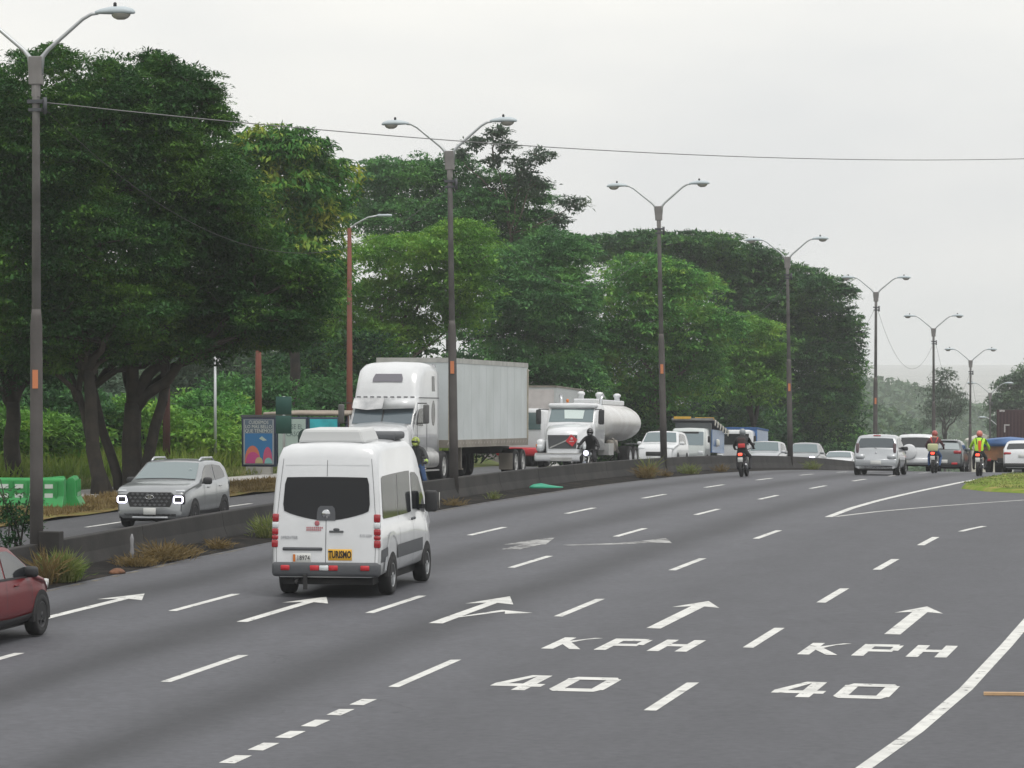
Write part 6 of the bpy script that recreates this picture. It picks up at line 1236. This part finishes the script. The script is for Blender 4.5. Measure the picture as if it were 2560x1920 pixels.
# ------------------------------------------------------------------ green plastic road barriers
GP = mat('green_plastic', (.022, .25, .06), .45, var=.15); WR = mat('white_reflective', (.55, .62, .58), .5)
def jersey(loc, rz, label, L=2.0):
    t = thing('road_barrier', label, 'barrier', loc, (0, 0, rz), group='green plastic road barriers')
    MB().prism([(-.27, 0), (-.27, .16), (-.13, .42), (-.10, .84), (-.05, .90), (.05, .90), (.10, .84), (.13, .42), (.27, .16), (.27, 0)], 'x', -L / 2, L / 2).build('shell', GP, t, bevel=.02)
    rb = MB()
    for k in range(5):
        for sg in (1, -1): rb.box((-L / 2 + .2 + k * (L - .4) / 4, sg * .13, .46), (.07, .06, .70))
    rb.build('rib', GP, t)
    for k in range(4):
        for z in (.44, .68):
            for sg in (1, -1): MB().box((-L / 2 + .2 + (k + .5) * (L - .4) / 4, sg * (.142 if z < .5 else .128), z), (.22, .02, .11)).build('reflector', WR, t)
    return t
jersey(W(93.6, -32.55, .01), -TH + .05, 'green plastic barrier at the left edge facing the camera with two rows of white squares')
jersey(W(94.9, -31.75, .01), HEAD + .25, 'green plastic barrier seen end on, right of the post, farthest right of the three', 1.6)
jersey(W(94.2, -32.15, .01), HEAD - .1, 'green plastic barrier seen end on between the lamp post and the rightmost one', 1.6)
# ------------------------------------------------------------------ litter
GR = mat('green_plastic_sheet', (.02, .30, .18), .4)
def litter(name, label, cat, u, v, mb, m, dz=.006, rz=0): o = mb.build(name, m, None); o.location = W(u, v, dz); o.rotation_euler = (0, 0, HEAD + rz); tag(o, label, cat, 'litter on the road edge'); return o
pr_ = [[(x, y * w, .05 + z * h) for y, z in ((-1, 0), (-.5, .6), (0, 1), (.5, .7), (1, 0), (0, -.02))] for x, w, h in ((-.52, .05, .06), (-.4, .14, .12), (-.14, .18, .15), (.14, .16, .09), (.4, .10, .05), (.58, .02, .03))]
litter('plastic_sheet', 'crumpled green plastic sheet lying against the foot of the median wall', 'litter', 114.0, -22.85, MB().loft(pr_), GR, .08, -1.0)
litter('wooden_plank', 'short pale wooden plank lying on the shoulder at the right edge', 'plank', 51.75, -3.75, MB().box((0, 0, .02), (.09, 1.0, .04)), mat('pale_wood', (.55, .36, .20), .7, var=.15), .004, .12)
litter('plastic_cup', 'white crumpled cup by the kerb near the red car bonnet', 'litter', 66.4, -22.75, MB().lathe([(.04, 0), (.06, .10), (.055, .16), (.02, .17)], 'z', 10), mat('cup_white', (.6, .6, .58), .6), .03)
litter('rag', 'grey rag caught in the dry weeds by the wall', 'litter', 72.9, -23.15, MB().loft([[(x, y, z) for x, y in ((-.10, 0), (0, .03), (.09, .0), (0, -.03))] for z in (0.02,)] + [[(x * k + .02, y * k, z) for x, y in ((-.10, 0), (0, .04), (.09, .0), (0, -.04))] for z, k in ((.18, 1.2), (.32, .8), (.45, 1.1), (.55, .4))]), mat('grey_rag', (.24, .24, .25), .9), .1)
litter('paper_scrap', 'white sliver of paper leaning at the foot of the wall right of the van mirror', 'litter', 99.8, -22.95, MB().loft([[(-.03, 0, 0), (.03, .02, 0), (0, -.01, 0)], [(-.02, 0, .25), (.02, .02, .25), (0, -.01, .25)], [(0, 0, .42), (.01, .01, .42), (0, -.01, .42)]]), mat('paper_white', (.55, .55, .52), .7), .02)
litter('dry_leaf_pile', 'small brown heap of leaves by the kerb below the dry weeds', 'litter', 70.7, -22.75, MB().loft([[(.30 * k * math.cos(a), .16 * k * math.sin(a), z) for a in [2 * PI * j / 10 for j in range(10)]] for k, z in ((1, 0), (.8, .05), (.4, .09), (.05, .1))]), mat('leaf_brown', (.16, .075, .04), .9, var=.3, vscale=9, bump=.8), .01)
# ------------------------------------------------------------------ valley, hills and far buildings
def hill(name, cx, cy, rx, ry, zb, h, m, seed=0, rough=.12):
    n1, n2 = 44, 12; V = []; F = []
    for j in range(n2 + 1):
        t = j / n2
        for i in range(n1):
            a = 2 * PI * i / n1; k = (1 - t); wob = 1 + rough * (math.sin(a * 5 + seed) + .6 * math.sin(a * 11 + seed * 2 + t * 4))
            V.append((cx + rx * k * wob * math.cos(a), cy + ry * k * wob * math.sin(a), zb + h * (math.sin(t * PI / 2) ** .8) * (1 + .05 * math.sin(a * 9 + t * 12 + seed))))
    for j in range(n2):
        for i in range(n1): F.append((j * n1 + i, j * n1 + (i + 1) % n1, (j + 1) * n1 + (i + 1) % n1, (j + 1) * n1 + i))
    me = bpy.data.meshes.new(name); me.from_pydata(V, [], F); me.polygons.foreach_set('use_smooth', [True] * len(F)); me.materials.append(m); me.update(); o = link(name, me); structure(o)
    return V
HILLM = ground_mat('wooded_hill', (.012, .035, .014), (.03, .07, .022), (.07, .11, .03), .25, 1.0)
def wood(name, cx, cy, rx, ry, zb, h, n, size, m, label):
    """a far wooded rise that reads as one mass of crowns"""
    a = RNG.random(n) * 2 * PI; k = np.sqrt(RNG.random(n)); x, y = cx + rx * k * np.cos(a), cy + ry * k * np.sin(a)
    z = zb + h * (np.sin((1 - k) * PI / 2) ** .8) + RNG.random(n) * size * 1.6 + np.sin(x * .35) * np.sin(y * .3) * size * .8
    D = unit(n); Nn = unit(n) + np.array([0, 0, 1.0]); Nn /= np.linalg.norm(Nn, axis=1, keepdims=True); ln = size * RNG.uniform(.5, 1.3, n)
    o = link(name, leaf_mesh(name, np.stack([x, y, z], 1), D, Nn, ln, ln * .6, m)); tag(o, label, 'wood', kind='stuff')
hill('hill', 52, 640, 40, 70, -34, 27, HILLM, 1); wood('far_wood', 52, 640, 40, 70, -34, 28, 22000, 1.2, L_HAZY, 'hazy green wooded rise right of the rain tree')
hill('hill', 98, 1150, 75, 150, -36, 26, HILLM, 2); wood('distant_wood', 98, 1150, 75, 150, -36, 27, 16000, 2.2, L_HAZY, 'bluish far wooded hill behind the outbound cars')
pass
hill('hill', -85, 330, 95, 130, -14, 30, ground_mat('dry_hillside', (.05, .045, .042), (.10, .088, .082), (.055, .06, .042), .5, 1.0), 5)
def block(u_px, Y, gz, w, h, d_, m, roofm, label):
    t = thing('warehouse', label, 'building', (u_px, Y, gz), group='far buildings in the valley'); MB().box((0, 0, h / 2), (w, d_, h)).build('wall', m, t); MB().prism([(-w / 2 - .3, h), (w / 2 + .3, h), (w / 2 + .3, h + .3), (0, h + 1.2), (-w / 2 - .3, h + .3)], 'y', -d_ / 2 - .3, d_ / 2 + .3).build('roof', roofm, t)
    for k in range(3): MB().box((-w * .3 + k * w * .3, -d_ / 2 - .03, h * .55), (w * .14, .08, h * .3)).build('window', GLASS, t)
block(87, 640, -23, 9, 8, 8, mat('far_white_wall', (.6, .6, .56), .8), mat('far_white_roof', (.62, .62, .6), .7), 'far hazy white building behind the red helmet rider')
block(98, 660, -24, 8, 8, 8, mat('far_blue_wall', (.10, .32, .50), .7), mat('far_blue_roof', (.08, .36, .60), .6), 'far hazy light blue roofed building left of the lime jacket rider')
block(70, 560, -15, 4, 5, 5, mat('far_cream_wall', (.55, .53, .45), .8), mat('far_cream_roof', (.5, .48, .42), .7), 'small far cream house on the hazy wooded rise')
# ------------------------------------------------------------------ haze
hz = MB().box((0, 2900, -7), (9000, 6400, 110)).build('haze', None if False else bpy.data.materials.new('haze'))
hm = hz.data.materials[0]; hm.use_nodes = True; t = hm.node_tree; t.nodes.clear(); o = t.nodes.new('ShaderNodeOutputMaterial'); vol = t.nodes.new('ShaderNodeVolumePrincipled')
vol.inputs['Color'].default_value = (.95, .97, .985, 1); vol.inputs['Density'].default_value = 0.00027; vol.inputs['Anisotropy'].default_value = 0.2
t.links.new(vol.outputs[0], o.inputs['Volume']); hz['kind'] = 'stuff'; hz['label'] = 'pale humid haze over the valley'
print('LEAVES', NL, sum(NL.values()), 'TRIS', sum(len(o.data.polygons) for o in scene.objects if o.type == 'MESH') * 2)
